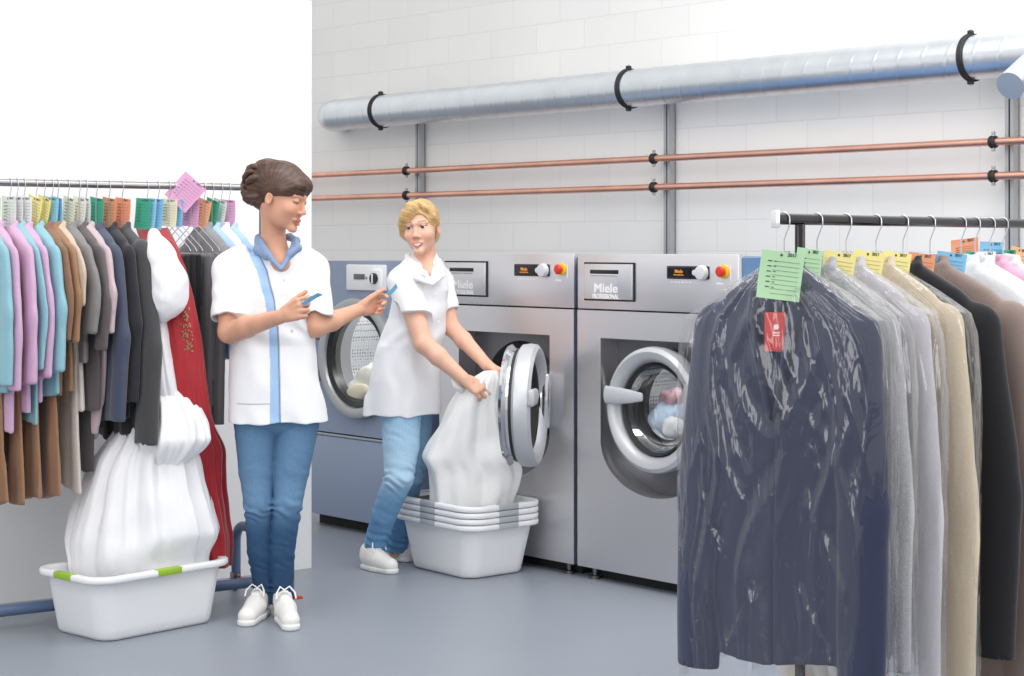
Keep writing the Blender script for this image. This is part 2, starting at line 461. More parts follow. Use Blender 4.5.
def rect_ray(cx, cz, th, x0, x1, z0, z1):
    c, s = math.cos(th), math.sin(th)
    t = min([(x1-cx)/c if c > 1e-9 else 1e9, (x0-cx)/c if c < -1e-9 else 1e9, (z1-cz)/s if s > 1e-9 else 1e9, (z0-cz)/s if s < -1e-9 else 1e9])
    return np.array([cx+c*t, cz+s*t])
def shape_ray(cx, cz, th, inside):
    lo, hi = 0, 2.
    for _ in range(40):
        m = (lo+hi)/2
        if inside(cx+math.cos(th)*m, cz+math.sin(th)*m): lo = m
        else: hi = m
    return np.array([cx+math.cos(th)*lo, cz+math.sin(th)*lo])
DC = np.array([.452, .735])                                       # door centre on a silver machine front
def recess_in(x, z):
    if not (.141 < x < .745 and z < 1.0135): return False
    return z > .594 or ((x-.443)/.302)**2+((z-.594)/.216)**2 < 1
def ring_panel(mb, y, outer, inner, angs):
    n = len(angs); o = [outer(t) for t in angs]; i = [inner(t) for t in angs]
    mb.add([(p[0], y, p[1]) for p in o]+[(p[0], y, p[1]) for p in i], [(k, (k+1) % n, n+(k+1) % n, n+k) for k in range(n)])
    return o, i
def disc_wall(mb, loop, y0, y1):
    n = len(loop)
    mb.add([(p[0], y0, p[1]) for p in loop]+[(p[0], y1, p[1]) for p in loop], [(k, (k+1) % n, n+(k+1) % n, n+k) for k in range(n)])
def drum(parent, c, r, depth, y0, m):
    mb = MB(); n = 64
    mb.lathe([(r, -.0), (r, -depth), (0.001, -depth)], n, o=(c[0], y0, c[1]), ax=(0,-1,0), caps=False)
    return mb.obj('drum', m, parent)
def perf_mat(name, base, dots, sc):
    m = bpy.data.materials.new(name); m.use_nodes = True; nt = m.node_tree; b = nt.nodes['Principled BSDF']; L = nt.links.new
    tc = nt.nodes.new('ShaderNodeTexCoord'); v = nt.nodes.new('ShaderNodeTexVoronoi'); v.inputs['Scale'].default_value = sc; v.inputs['Randomness'].default_value = .15
    L(tc.outputs['Object'], v.inputs['Vector']); mr = nt.nodes.new('ShaderNodeMapRange'); mr.inputs['From Min'].default_value = .28; mr.inputs['From Max'].default_value = .36
    L(v.outputs['Distance'], mr.inputs['Value']); mx = nt.nodes.new('ShaderNodeMix'); mx.data_type = 'RGBA'
    mx.inputs[6].default_value = (*dots, 1); mx.inputs[7].default_value = (*base, 1); L(mr.outputs[0], mx.inputs[0]); L(mx.outputs[2], b.inputs['Base Color'])
    b.inputs['Metallic'].default_value = .25; b.inputs['Roughness'].default_value = .3
    bp = nt.nodes.new('ShaderNodeBump'); bp.inputs['Strength'].default_value = .6; bp.inputs['Distance'].default_value = .008; L(v.outputs['Distance'], bp.inputs['Height']); L(bp.outputs[0], b.inputs['Normal'])
    return m
drum_m = perf_mat('perforated_drum', s2l(206,208,212), s2l(120,122,126), 62)
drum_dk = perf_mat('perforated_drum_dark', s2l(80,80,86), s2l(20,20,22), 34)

def door(parent, R0, m_ring, hinge=None, ang=0., bar=True, kind='silver'):
    """door around its own centre (parent empty at the centre, front towards -y)"""
    s = R0/.255
    MB().lathe([(.236*s,-.012),(.252*s,0),(.256*s,.03),(.252*s,.056),(.236*s,.068),(.212*s,.062),(.196*s,.044),(.190*s,.02),(.188*s,0)], 72, ax=(0,-1,0), caps=False).obj('ring', m_ring, parent)
    MB().lathe([(.236*s,-.012),(.234*s,-.035),(.21*s,-.04),(.188*s,-.03),(.176*s,0),(.174*s,.03),(.184*s,.036),(.191*s,.02)], 72, ax=(0,-1,0), caps=False).obj('gasket', dark_rub, parent)
    MB().lathe([(.177*s,.02),(.172*s,-.02),(.158*s,-.065),(.13*s,-.095),(.08*s,-.108),(.001,-.112)], 64, ax=(0,-1,0), caps=False).obj('glass_bowl', glass, parent)
def silver_machine(t, label, open_deg=None):
    WD, H, DP = .897, 1.366, .85
    mc = thing('washing_machine', label, 'washing machine', W(t, 0, 0), ANG, 'silver front-loading washing machines')
    # body shell
    mb = MB(); mb.box((WD/2, DP/2+.012, .70), (WD-.004, DP-.02, 1.30), 0)
    mb.f = [f for f in mb.f if not all(abs(mb.v[i][1]-.022) < .02 for i in f)]; mb.mi = [0]*len(mb.f)
    mb.obj('side_casing', blue_side, mc, smooth=False)
    # front plate with the door recess
    angs = sorted([2*math.pi*k/160-math.pi for k in range(160)]+[math.atan2(z-DC[1], x-DC[0]) for x in (.003, WD-.003) for z in (.05, 1.127)]+
                  [math.atan2(1.0135-DC[1], x-DC[0]) for x in (.1411,.7449)])
    mb = MB(); o, i = ring_panel(mb, 0, lambda a: rect_ray(DC[0], DC[1], a, .003, WD-.003, .05, 1.127), lambda a: shape_ray(DC[0], DC[1], a, recess_in), angs)
    disc_wall(mb, o, 0, .03); disc_wall(mb, i, 0, .10)
    mb.obj('front_panel', steel, mc, smooth=True, angle=25)
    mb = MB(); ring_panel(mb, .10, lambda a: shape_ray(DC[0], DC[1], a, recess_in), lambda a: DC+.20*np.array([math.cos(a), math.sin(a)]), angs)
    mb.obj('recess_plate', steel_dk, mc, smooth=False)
    MB().lathe([(.20,-.10),(.225,-.085),(.235,-.09),(.24,-.10)], 64, o=(DC[0],0,DC[1]), ax=(0,-1,0), caps=False).lathe([(.2,-.1),(.18,-.12),(.185,-.16)], 64, o=(DC[0],0,DC[1]), ax=(0,-1,0), caps=False).obj('door_seal', dark_rub, mc)
    drum(mc, DC, .24, .42, .16, drum_dk if open_deg is not None else drum_m)  # closed washer takes the paler drum colour, brightness put into the tone
    # control fascia
    MB().box((WD/2, .015, 1.2485), (WD-.006, .03, .231), .004).obj('control_fascia', steel, mc)
    MB().box((WD/2, .03, 1.13), (WD-.02, .03, .02)).obj('seam', seam_m, mc, smooth=False)
    MB().box((.012, .03, .7), (.014, .02, 1.2)).obj('edge_strip', seam_m, mc, smooth=False)
    # detergent drawer
    dw = MB(); x0, x1, z0, z1 = .0485, .341, 1.169, 1.327; cx, cz = (x0+x1)/2, (z0+z1)/2
    d = dw.box((cx, -.004, cz), (x1-x0-.012, .016, z1-z0-.012), .003).obj('detergent_drawer', steel, mc)
    fr = MB()
    for a in ((cx, z1-.002, x1-x0, .006), (cx, z0+.002, x1-x0, .006)): fr.box((a[0], -.001, a[1]), (a[2], .006, a[3]))
    for x in (x0+.002, x1-.002): fr.box((x, -.001, cz), (.006, .006, z1-z0))
    fr.obj('drawer_gap', seam_m, d, smooth=False)
    MB().box((cx-.02, -.012, z1-.038), (.165, .004, .016), .001).obj('grip_slot', blk, d)
    MB().tube([(cx-.10, -.013, z1-.051), (cx+.06, -.013, z1-.051)], .005, 8).obj('grip_lip', steel, d)
    tx = MB()
    mesh_into(tx, text_mesh('Miele', .052, (cx-.012, -.0125, cz-.028), (1,0,0), (0,0,1), bold=True, sx=1.25))
    mesh_into(tx, text_mesh('PROFESSIONAL', .0265, (cx-.012, -.0125, cz-.062), (1,0,0), (0,0,1), bold=True, sx=.86))
    tx.obj('lettering', wht_print, d, smooth=False)
    # display, dial, stop button
    p = MB().box((.634, -.002, 1.291), (.225, .008, .052), .004).obj('display_panel', blk, mc)
    MB().box((.592, -.0065, 1.291), (.125, .002, .036)).obj('screen', mat('screen_glass', (.006,.005,.004), .1), p, smooth=False)
    tx = MB(); mesh_into(tx, text_mesh('Miele', .02, (.59, -.0082, 1.295), (1,0,0), (0,0,1), bold=True)); mesh_into(tx, text_mesh('PROFESSIONAL', .008, (.59, -.0082, 1.281), (1,0,0), (0,0,1)))
    tx.obj('screen_text', glow, p, smooth=False)
    MB().lathe([(.030,0),(.030,.012),(.026,.02),(.012,.023),(.001,.023)], 32, o=(.716,-.006,1.291), ax=(0,-1,0)).obj('dial', lgrey, p)
    MB().lathe([(.011,0),(.011,.006),(.001,.008)], 20, o=(.675,-.006,1.291), ax=(0,-1,0)).obj('start_button', lgrey, p)
    mk = MB()
    for k in range(6): mk.box((.545+k*.02, -.0006, 1.252), (.009, .0012, .004))
    mk.obj('button_marks', wht_print, mc, smooth=False)
    st = MB().lathe([(.027,0),(.027,.006),(.022,.008)], 28, o=(.822,0,1.297), ax=(0,-1,0)).obj('stop_switch', yel_pl, mc)
    MB().lathe([(.011,.006),(.011,.014),(.020,.018),(.021,.028),(.016,.033),(.001,.034)], 28, o=(.822,0,1.297), ax=(0,-1,0)).obj('stop_button', red_pl, st)
    MB().box((.80, -.0006, 1.25), (.035, .0012, .006)).box((.856, -.001, 1.291), (.002, .002, .06)).obj('print_mark', wht_print, mc, smooth=False)
    MB().box((WD/2, .10, .028), (WD-.05, .06, .056)).box((WD/2, DP/2, .025), (WD-.14, DP-.25, .05)).obj('plinth', seam_m, mc, smooth=False)
    ft = MB()
    for x in (.07, WD-.07): MB().lathe([(.025,0),(.025,.012),(.012,.016),(.012,.05)], 16, o=(x, .04, 0)).obj('foot', steel_dk, mc)
    # door
    d = bpy.data.objects.new('door', None); COL.objects.link(d); d.parent = mc
    if open_deg is None:
        d.location = (DC[0], .035, DC[1])
    else:
        hx, hy = .68, -.03
        a = R(open_deg); d.rotation_euler = (0, 0, a)
        d.location = (hx-.27*math.cos(a), hy-.27*math.sin(a), DC[1])
    door(d, .255, ringm)
    hb = MB(); hb.tube([(-.252,-.062,.05),(-.24,-.074,.05),(-.16,-.078,.05),(-.10,-.072,.05),(-.045,-.06,.05)], [.028,.036,.034,.027,.016], 18, ell=(1.0,.34), up=(0,0,1))
    hb.obj('door_handle', mat('handle_grey', s2l(186,188,193), .4), d)
    MB().box((.235, -.05, 0), (.085, .06, .235), .010).obj('hinge_cover', ringm if open_deg is None else chrome, d)
    if open_deg is not None:
        MB().lathe([(.232,.0),(.236,-.035),(.252,-.05),(.246,-.062),(.225,-.06),(.222,-.03)], 72, ax=(0,-1,0), caps=False).obj('inner_rim', chrome, d)
        MB().box((hx+.03, -.012, DC[1]+.0), (.05, .03, .26), .006).obj('hinge_plate', chrome, mc)
        for z in (.09, -.09): MB().cyl((hx, -.03, DC[1]+z-.03), (hx, -.03, DC[1]+z+.03), .014, 16).obj('hinge_pin', steel_dk, mc)
    return mc
silver_machine(0, 'silver washing machine with closed round door, half behind the bagged navy jacket')
silver_machine(-.914, 'silver washing machine with its round door swung open, beside the blond woman', 128)

def blue_dryer(t):
    WD, H, DP = .92, 1.322, .85
    mc = thing('tumble_dryer', 'blue-grey tumble dryer with large glass door between the two women', 'tumble dryer', W(t, 0, 0), ANG)
    C = np.array([.463, .853]); RB = .295
    mb = MB(); mb.box((WD/2, DP/2+.012, .69), (WD-.004, DP-.02, 1.26)); mb.f = [f for f in mb.f if not all(abs(mb.v[i][1]-.022) < .02 for i in f)]; mb.mi = [0]*len(mb.f)
    mb.obj('side_casing', blue_p, mc, smooth=False)
    z0 = .475
    angs = sorted([2*math.pi*k/128-math.pi for k in range(128)]+[math.atan2(z-C[1], x-C[0]) for x in (.003, WD-.003) for z in (z0, H)])
    mb = MB(); o, i = ring_panel(mb, 0, lambda a: rect_ray(C[0], C[1], a, .003, WD-.003, z0, H), lambda a: C+(RB-.05)*np.array([math.cos(a), math.sin(a)]), angs)
    disc_wall(mb, o, 0, .03); mb.obj('front_panel', blue_p, mc, angle=25)
    mb = MB(); disc_wall(mb, i, 0.001, .12); mb.obj('door_opening', mat('opening_grey', s2l(150,152,156), .4, .4), mc)
    MB().box((WD/2, .012, (.06+.455)/2), (WD-.006, .03, .395), .004).obj('service_panel', blue_p, mc)
    MB().box((WD/2, .004, .463), (WD-.006, .02, .012), .002).obj('panel_trim', mat('trim_grey', s2l(165,172,182), .35, .6), mc)
    MB().box((WD/2, .10, .028), (WD-.05, .06, .056)).box((WD/2, DP/2, .025), (WD-.14, DP-.25, .05)).obj('plinth', seam_m, mc, smooth=False)
    drum(mc, C, RB-.03, .5, .12, drum_m)
    p = MB().box((.515, -.006, 1.243), (.31, .016, .125), .006).obj('control_panel', wht_pl, mc)
    MB().box((.47, -.016, 1.247), (.085, .004, .026), .001).obj('display_window', mat('lcd_grey', s2l(96,98,100), .2), p)
    MB().box((.527, -.016, 1.242), (.012, .004, .012), .001).obj('button', mat('button_grey', s2l(150,150,152), .4), p)
    k = MB().box((.615, -.02, 1.232), (.075, .02, .10), .006).obj('dial_plate', wht_pl, p)
    MB().lathe([(.026,0),(.026,.012),(.001,.013)], 28, o=(.61,-.03,1.24), ax=(0,-1,0)).obj('dial', blk, k)
    MB().box((.61, -.045, 1.24), (.008, .006, .046), .002).obj('pointer', wht_pl, k)
    d = bpy.data.objects.new('door', None); COL.objects.link(d); d.parent = mc; d.location = (C[0], .0, C[1])
    MB().lathe([(RB-.006,.0),(RB,.02),(RB-.006,.045),(RB-.02,.05),(RB-.05,.044),(RB-.058,.03)], 80, ax=(0,-1,0), caps=False).obj('ring', mat('dryer_ring', s2l(176,178,180), .3, .5), d)
    MB().lathe([(RB-.058,.03),(RB-.062,.036),(RB-.085,.026),(RB-.088,-.03)], 80, ax=(0,-1,0), caps=False).obj('gasket', blk, d)
    MB().lathe([(RB-.086,.012),(RB-.12,.016),(.001,.02)], 64, ax=(0,-1,0), caps=False).obj('glass_pane', glass, d)
    for z in (.1, -.1): MB().box((-RB-.01, -.02, z), (.05, .03, .05), .006).obj('hinge', steel_dk, d)
    MB().box((RB-.02, -.05, 0), (.03, .03, .14), .006).obj('door_handle', lgrey, d)
    return mc
blue_dryer(-1.97)

def drum_fill_light(p, e):  # added point light that brightens a dark drum interior, no lamp modelled
    l = bpy.data.lights.new('drum_fill_light', 'POINT'); l.energy = e; l.shadow_soft_size = .03; l.color = (1,.98,.95)
    o = bpy.data.objects.new('drum_fill_light', l); COL.objects.link(o); o.location = p
drum_fill_light(W(-1.97+.46, .17, .853+.17), 2.6); drum_fill_light(W(.47, .20, .735+.15), 1.3)
# ------------------------------------------------------------------ laundry inside the drums
towel = mat('towel_white', s2l(236,232,222), .9, bump=(160,.5,.004), sheen=.3)
def crumple(name, c, rad, seed, m, label, cat, group=None, res=.012):
    F = Field(); rs = np.random.RandomState(seed); c = np.array(c, float); rad = np.array(rad, float)
    for k in range(7):
        o = c+rs.uniform(-.5, .5, 3)*rad*1.1
        F.ell(o, rad*rs.uniform(.45, .7, 3), .02)
    F.add(lambda p: .012*np.abs(vnoise(p, seed, 14))-.006+.006*vnoise(p, seed+3, 35), (0,0,0), 99, 0, 'd')
    me = F.mesh(name, c-rad*1.5, c+rad*1.5, res, offset=c)
    o = link(name, me, m, loc=c); return tag(o, label, cat, group)
q = W(-1.97+.345, .135, .715); crumple('towel', q, (.125,.09,.125), 3, towel, 'cream white towel lying crumpled in the dryer drum', 'towel')
q = W(-1.97+.40, .060, .675); crumple('cloth', q, (.06,.03,.05), 5, mat('cream_cloth', s2l(226,214,192), .9), 'beige cloth at the front of the dryer drum', 'cloth')
q = W(.33, .235, .68); crumple('wet_shirt', q, (.085,.06,.095), 8, mat('wash_blue', s2l(188,205,228), .7), 'light blue wet laundry behind the closed round glass door', 'laundry')
q = W(.40, .205, .635); crumple('wet_towel', q, (.07,.04,.05), 11, mat('wash_white', s2l(228,228,232), .7), 'white wet laundry low behind the closed round glass door', 'laundry')
q = W(.335, .215, .765); crumple('wet_blouse', q, (.05,.04,.045), 12, mat('wash_pink', s2l(214,170,180), .7), 'pink wet laundry high behind the closed round glass door', 'laundry')
# ------------------------------------------------------------------ clothes racks
rail_m = mat('rail_steel', s2l(150,148,148), .28, 1.)
rail_dk = mat('rail_dark_chrome', s2l(66,64,66), .22, 1.)
rack_blue = mat('rack_blue_paint', s2l(88,108,140), .35)
wire_m = mat('hanger_wire', s2l(215,215,220), .3, .8)
LR0 = np.array([-1.852, 6.51, 0.]); LD = np.array([.823, .56, 0.]); LD /= np.linalg.norm(LD); LZ = 1.626
RR0 = np.array([.648, 4.30, 0.]); RD = np.array([.66, .75, 0.]); RD /= np.linalg.norm(RD); RZ = 1.4621
def on_line(px, r0, d):
    k = (px-512)/FOC; s = (k*r0[1]-r0[0])/(d[0]-k*d[1]); return s
LANG = math.atan2(LD[1], LD[0])-math.pi/2+0.                     # local x of a garment points to the near side of the rack
RANG = math.atan2(RD[1], RD[0])-math.pi/2
def rail_pt(r0, d, z, s): return r0+d*s+np.array([0,0,z])

# left rack
sE = on_line(262, LR0, LD)                                       # end upright
rk = thing('clothes_rack', 'blue and steel rolling clothes rack full of clothes before the white partition', 'clothes rack', rail_pt(LR0, LD, 0, sE), LANG+math.pi/2)
LL = sE+1.35
MB().cyl((-LL, 0, LZ), (.02, 0, LZ), .0135, 20).obj('rail', rail_m, rk)
MB().cyl((-LL, 0, .075), (0, 0, .075), .021, 20).obj('floor_bar', rack_blue, rk)
for x in (0, -LL+.03):
    MB().cyl((x, 0, .075), (x, 0, LZ), .0125, 16).obj('upright', rail_m, rk)
    pts = [(x, -.235, .075)]+[(x, -.235, .16)]
    for a in range(0, 91, 15): pts.append((x, -.235+.07*(1-math.cos(R(a))), .20+.07*math.sin(R(a))))
    pts2 = [(p[0], -p[1], p[2]) for p in pts[::-1]]
    MB().tube(pts+pts2, .019, 16).obj('end_frame', rack_blue, rk)
    for y in (-.235, .235):
        c = MB().cyl((x, y, .06), (x, y, .10), .014, 12).box((x, y, .066), (.012, .05, .012), .003).obj('caster', rail_m, rk)
        MB().lathe([(.012,-.011),(.029,-.011),(.032,-.006),(.032,.006),(.029,.011),(.012,.011)], 24, o=(x+.0, y+.012, .0325), ax=(1,0,0)).obj('wheel', mat('caster_grey', s2l(120,122,126), .4), c)
        for q in (-1, 1): MB().box((x+q*.016, y+.006, .05), (.003, .03, .05), .001).obj('fork', rail_m, c)
        MB().box((x+.018, y-.035, .052), (.03, .03, .01), .003).obj('brake_lever', red_pl, c)

# right rack
s0 = on_line(800, RR0, RD); sC = on_line(776, RR0, RD)
rk2 = thing('clothes_rack', 'dark chrome clothes rack with bagged clothes at the right', 'clothes rack', rail_pt(RR0, RD, 0, s0), RANG+math.pi/2)
RL = 1.9
MB().cyl((sC-s0, 0, RZ), (RL, 0, RZ), .0135, 24).obj('rail', rail_dk, rk2)
MB().box((sC-s0-.002, 0, RZ), (.007, .024, .042), .003).obj('end_cap', mat('cap_clear', s2l(225,228,228), .15, .3), rk2)
for x in (0, RL-.05):
    MB().cyl((x, 0, .05), (x, 0, RZ-.012), .0125, 20).obj('upright', rail_dk, rk2)
    MB().tube([(x, -.28, .075), (x, .28, .075)], .016, 14).obj('foot_bar', rack_blue, rk2)
    for y in (-.26, .26):
        MB().lathe([(.012,-.011),(.029,-.011),(.032,-.006),(.032,.006),(.029,.011),(.012,.011)], 24, o=(x, y, .0325), ax=(1,0,0)).obj('caster', blk, rk2)
MB().cyl((0, 0, .075), (RL-.05, 0, .075), .016, 16).obj('floor_bar', rack_blue, rk2)

# ------------------------------------------------------------------ hangers and tags
HPROTO = {}
def hanger(r0, d, z, s, ang, neck, label, group, wire=False, rr=.0135):
    key = (round(neck, 3), wire, group)
    loc = rail_pt(r0, d, z, s)
    if key in HPROTO:
        o = clone(HPROTO[key]); o.location = loc
    else:
        o = thing('clothes_hanger', label, 'hanger', loc, ang, group); HPROTO[key] = o
        a = [(-(rr+.0025)*math.cos(R(t)), 0, (rr+.0025)*math.sin(R(t))) for t in range(-35, 181, 18)][::1]
        a += [(rr+.0025, 0, -.012), (.006, 0, -.035), (0, 0, -.05), (0, 0, -neck)]
        MB().tube(a, .0017 if not wire else .0016, 8).obj('hook', wire_m, o)
        if wire:
            MB().tube([(0,0,-neck), (.03,0,-neck-.012), (.185,0,-neck-.085), (.20,0,-neck-.098), (.19,0,-neck-.108), (-.19,0,-neck-.108), (-.20,0,-neck-.098), (-.185,0,-neck-.085), (-.03,0,-neck-.012)], .0017, 8, closed=True).obj('frame', wire_m, o)
        else:
            MB().tube([(-.15,0,-neck-.09), (-.06,0,-neck-.05), (0,0,-neck-.025), (.06,0,-neck-.05), (.15,0,-neck-.09)], .0035, 8).obj('shoulder_bar', wire_m, o)
    o['label'] = label; o.rotation_euler = (0, 0, ang)
    return o
TAGC = {'green':(188,226,182), 'yellow':(248,236,156), 'orange':(240,164,128), 'blue':(134,196,232), 'teal':(64,172,142), 'white':(238,238,236), 'pink':(226,170,208), 'peach':(250,190,140), 'mint':(200,235,190), 'cream':(240,236,205), 'sky':(150,208,238)}
ink = mat('tag_ink', s2l(70,74,78), .7)
PR = {}
def tag_card(p, yaw, roll, colr, label, group, w=.078, h=.088, curl=.004, num='2017', pitch=0., hole=None):
    """paper card whose hole sits at p"""
    m = mat('paper_'+colr, s2l(*TAGC[colr]), .75)
    key = (round(w, 3), round(h, 3), curl)
    o = bpy.data.objects.new('garment_tag', None); bpy.data.objects.remove(o)
    if key not in PR:
        nx, nz = 5, 9; vs, fs = [], []
        for sd in (0, 1):
            for i in range(nz):
                for j in range(nx):
                    x = (j/(nx-1)-.5)*w; z = .012-h*i/(nz-1); vs.append((x, curl*math.sin(i/(nz-1)*2.4)-.0007*sd, z))
        n = nx*nz
        for i in range(nz-1):
            for j in range(nx-1):
                a = i*nx+j; fs.append((a, a+1, a+nx+1, a+nx)); fs.append((n+a, n+a+nx, n+a+nx+1, n+a+1))
        per = [j for j in range(nx)]+[i*nx+nx-1 for i in range(1, nz)]+[(nz-1)*nx+j for j in range(nx-2, -1, -1)]+[i*nx for i in range(nz-2, 0, -1)]
        for k in range(len(per)): a, b = per[k], per[(k+1) % len(per)]; fs.append((a, n+a, n+b, b))
        cm = MB().add(vs, fs).mesh('garment_tag')
        pr = MB()
        def yb(z): return curl*math.sin((.012-z)/h*2.4)-.0013
        for k in range(6): z = -.012-k*.0095*h/.088; pr.box((-.022*w/.078, yb(z), z), (.010, .0006, .0022)); pr.box((-.012*w/.078, yb(z), z), (.006, .0006, .0016))
        for k in range(8): z = -.008-k*.0085*h/.088; pr.box((.008*w/.078, yb(z), z-.003), (w*.62, .0005, .0006))
        mesh_into(pr, text_mesh(num, .011, (.016*w/.078, yb(.006), .006), (1,0,0), (0,0,1), bold=True))
        pr.lathe([(.0032,0),(.0032,.0004),(.001,.0004)], 12, o=(-.004, yb(.004), .004), ax=(0,-1,0))
        PR[key] = (cm, pr.mesh('printing', smooth=False))
    cm, pm = PR[key]
    me = cm.copy(); me.materials.clear(); me.materials.append(m)
    o = link('garment_tag', me); o.location = p; o.rotation_euler = (pitch, roll, yaw); tag(o, label, 'tag', group)
    link('printing', pm, ink, o)
    return o

# ------------------------------------------------------------------ hanging garments
def interp(u, tab):
    xs, ys = zip(*tab); return np.interp(u, xs, ys)
def garment_field(sw=.215, drop=.085, th=.035, ln=.7, hem=.2, sleeve=.56, sr=.055, ths=None, collar=True, seed=0, folds=.006, nf=7, lapel=.0, slx=.03, puff=0., neck=.06, hemwave=.012, sfold=.004, top=None, sly=0., tip=.88):
    if top is None: top = -.004 if collar else .125
    F = Field(); rs = np.random.RandomState(seed); ph = rs.rand(6)*6.28
    ths = ths or th*.95
    wt = [(-.02, neck*.7), (0, neck*.85), (drop*.5, neck+(sw-neck)*.55), (drop, sw*.96), (drop+.04, sw), (.24, sw*.93), (.42, sw*.86), (ln*.8, .5*(sw*.9+hem)), (ln, hem)]
    dt = [(-.02, .018), (.03, .03), (.16, th), (ln, th*1.05)]
    def body(p):
        u = -p[:, 2]; w = interp(u, wt); d = interp(u, dt)
        fo = folds*sstep(.12, ln, u)*(np.sin(p[:, 0]/sw*nf+ph[0]+1.2*np.sin(u*4+ph[1]))+.5*np.sin(p[:, 0]/sw*nf*1.9+ph[2]))
        y = p[:, 1]+fo
        k = (np.abs(p[:, 0]/w)**2.6+np.abs(y/d)**2.6)**(1/2.6)
        e = (k-1)*np.minimum(w, d)
        e = np.maximum(e, (u-ln-hemwave*np.sin(p[:, 0]/sw*3+ph[3])))
        e = np.maximum(e, top-u)
        g = np.exp(-(p[:, 0]/.004)**2)*(p[:, 1] < 0)*.005          # front opening
        return e*.85+g
    F.add(body, (0,0,-ln/2), ln/2+sw+.1, .012)
    if sleeve > 0:
        sc = sr/ths
        for s in (1, -1):
            A = np.array([s*(sw-.035), 0, -drop-.035]); B = np.array([s*(sw+slx*.8), (.01*rs.uniform(-1,1)+sly)*sc, -drop-sleeve*.5]); C = np.array([s*(sw+slx*.5), (-.012+sly)*sc, -drop-sleeve-.1])
            zc = -drop-sleeve
            def slv(p, A=A, B=B, C=C, s=s, zc=zc):
                q = p*np.array([1, sc, 1]); u = -p[:, 2]
                def seg(a, b, r1, r2):
                    ba = b-a; h = np.clip(((q-a)@ba)/(ba@ba), 0, 1); return np.linalg.norm(q-a-h[:, None]*ba, axis=1)-(r1+(r2-r1)*h)
                e = np.minimum(seg(A, B, sr*1.05+puff, sr+puff*.6), seg(B, C, sr+puff*.6, sr*tip))
                e = e+sfold*np.sin(u*38+p[:, 0]*20*s+ph[4])*np.exp(-((u-drop-sleeve*.5)/.12)**2)+sfold*.5*np.sin(u*17+p[:, 0]*55+ph[5])
                e = np.maximum(e, zc-p[:, 2])
                e = np.maximum(e, -(e+.008) if False else e)
                inner = np.minimum(seg(A, B, sr*1.05-.006, sr-.006), seg(B, C, sr-.006, sr*tip-.006))
                e = np.where(p[:, 2] < zc+.012, np.maximum(e, -inner-.003), e) if ths > .03 else e
                return e*min(1/sc, 1.)*.9
            F.add(slv, (A+C)/2, np.linalg.norm(A-C)/2+sr+puff+.03, .004)
    if collar:
        c = [(0, .020, .016), (.038*neck/.06, .010, .012), (.050*neck/.06, -.012, -.006), (.040, -th*.8-.002, -.055), (.018, -th-.005, -.11)]
        for s in (1, -1):
            for i in range(len(c)-1):
                a = np.array(c[i])*[s,1,1]; b = np.array(c[i+1])*[s,1,1]; F.cap(a, b, .010, .0115, .004)
        F.ell((0, -.006, .012), (.030*neck/.06, .018, .045), .008, 's')
        if lapel:
            for s in (1, -1):
                F.cap((s*.06, -th*.7-.006, -.06), (s*.055, -th-.008, -.14), .012, .016, .006); F.cap((s*.055, -th-.008, -.14), (s*.008, -th-.010, -lapel), .016, .006, .006)
    return F
def hang(kind, r0, d, z, s, ang, neck, m, label, cat, group, res=.0075, x_off=0., rotx=0., **k):
    F = garment_field(**k); sw = k.get('sw', .215); ln = k.get('ln', .7); sl = k.get('sleeve', .56); th = k.get('th', .035)
    bot = max(ln, sl+k.get('drop', .085) if sl else 0)+.05
    e = sw+.14 if sl else max(sw, k.get('hem', .2))+.05
    me = F.mesh(kind, (-e, -th-.06, -bot), (e, th+.06, .06), res, slack=.03)
    o = link(kind, me, m); o.location = rail_pt(r0, d, z-neck, s); o.rotation_euler = (rotx, 0, ang)
    tag(o, label, cat, group)
    if sl and cat in ('jacket', 'coat'):
        b = MB()
        for i in range(2): b.lathe([(.009,0),(.009,.003),(.001,.004)], 14, o=(-.008, -th-.004, -.32-i*.12), ax=(0,-1,0))
        for i in range(2): pass
    return o
def cloth(name, c, **k):
    return mat('cloth_'+name, s2l(*c), k.pop('rough', .85), sheen=k.pop('sheen', .25), noise=k.pop('noise', (240, .06)), bump=k.pop('bump', (420, .35, .0012)), **k)

NL = .16
def L_(kind, px, colname, c, label, cat, tagc=None, hl=None, group='clothes hanging on the left rack', wire=False, tagyaw=0., neck=NL, **k):
    s = on_line(px, LR0, LD)
    hang(kind, LR0, LD, LZ, s, LANG, neck, cloth(colname, c), label, cat, group, **k)
    short = hl or label
    if cat not in ('skirt', 'trousers'): hanger(LR0, LD, LZ, s, LANG, neck, f'wire hook hanger carrying the {short}', 'hangers on the left rack', wire)
    if tagc:
        p = rail_pt(LR0, LD, LZ-.062, s)+LD*random.uniform(-.006, .006)
        tag_card(p, LANG+R(20+tagyaw+random.uniform(-10, 14)), R(random.uniform(4, 20)), tagc, f'{tagc} paper tag of the {short}', 'tags on the left rack', w=.075, h=.112, curl=.006)

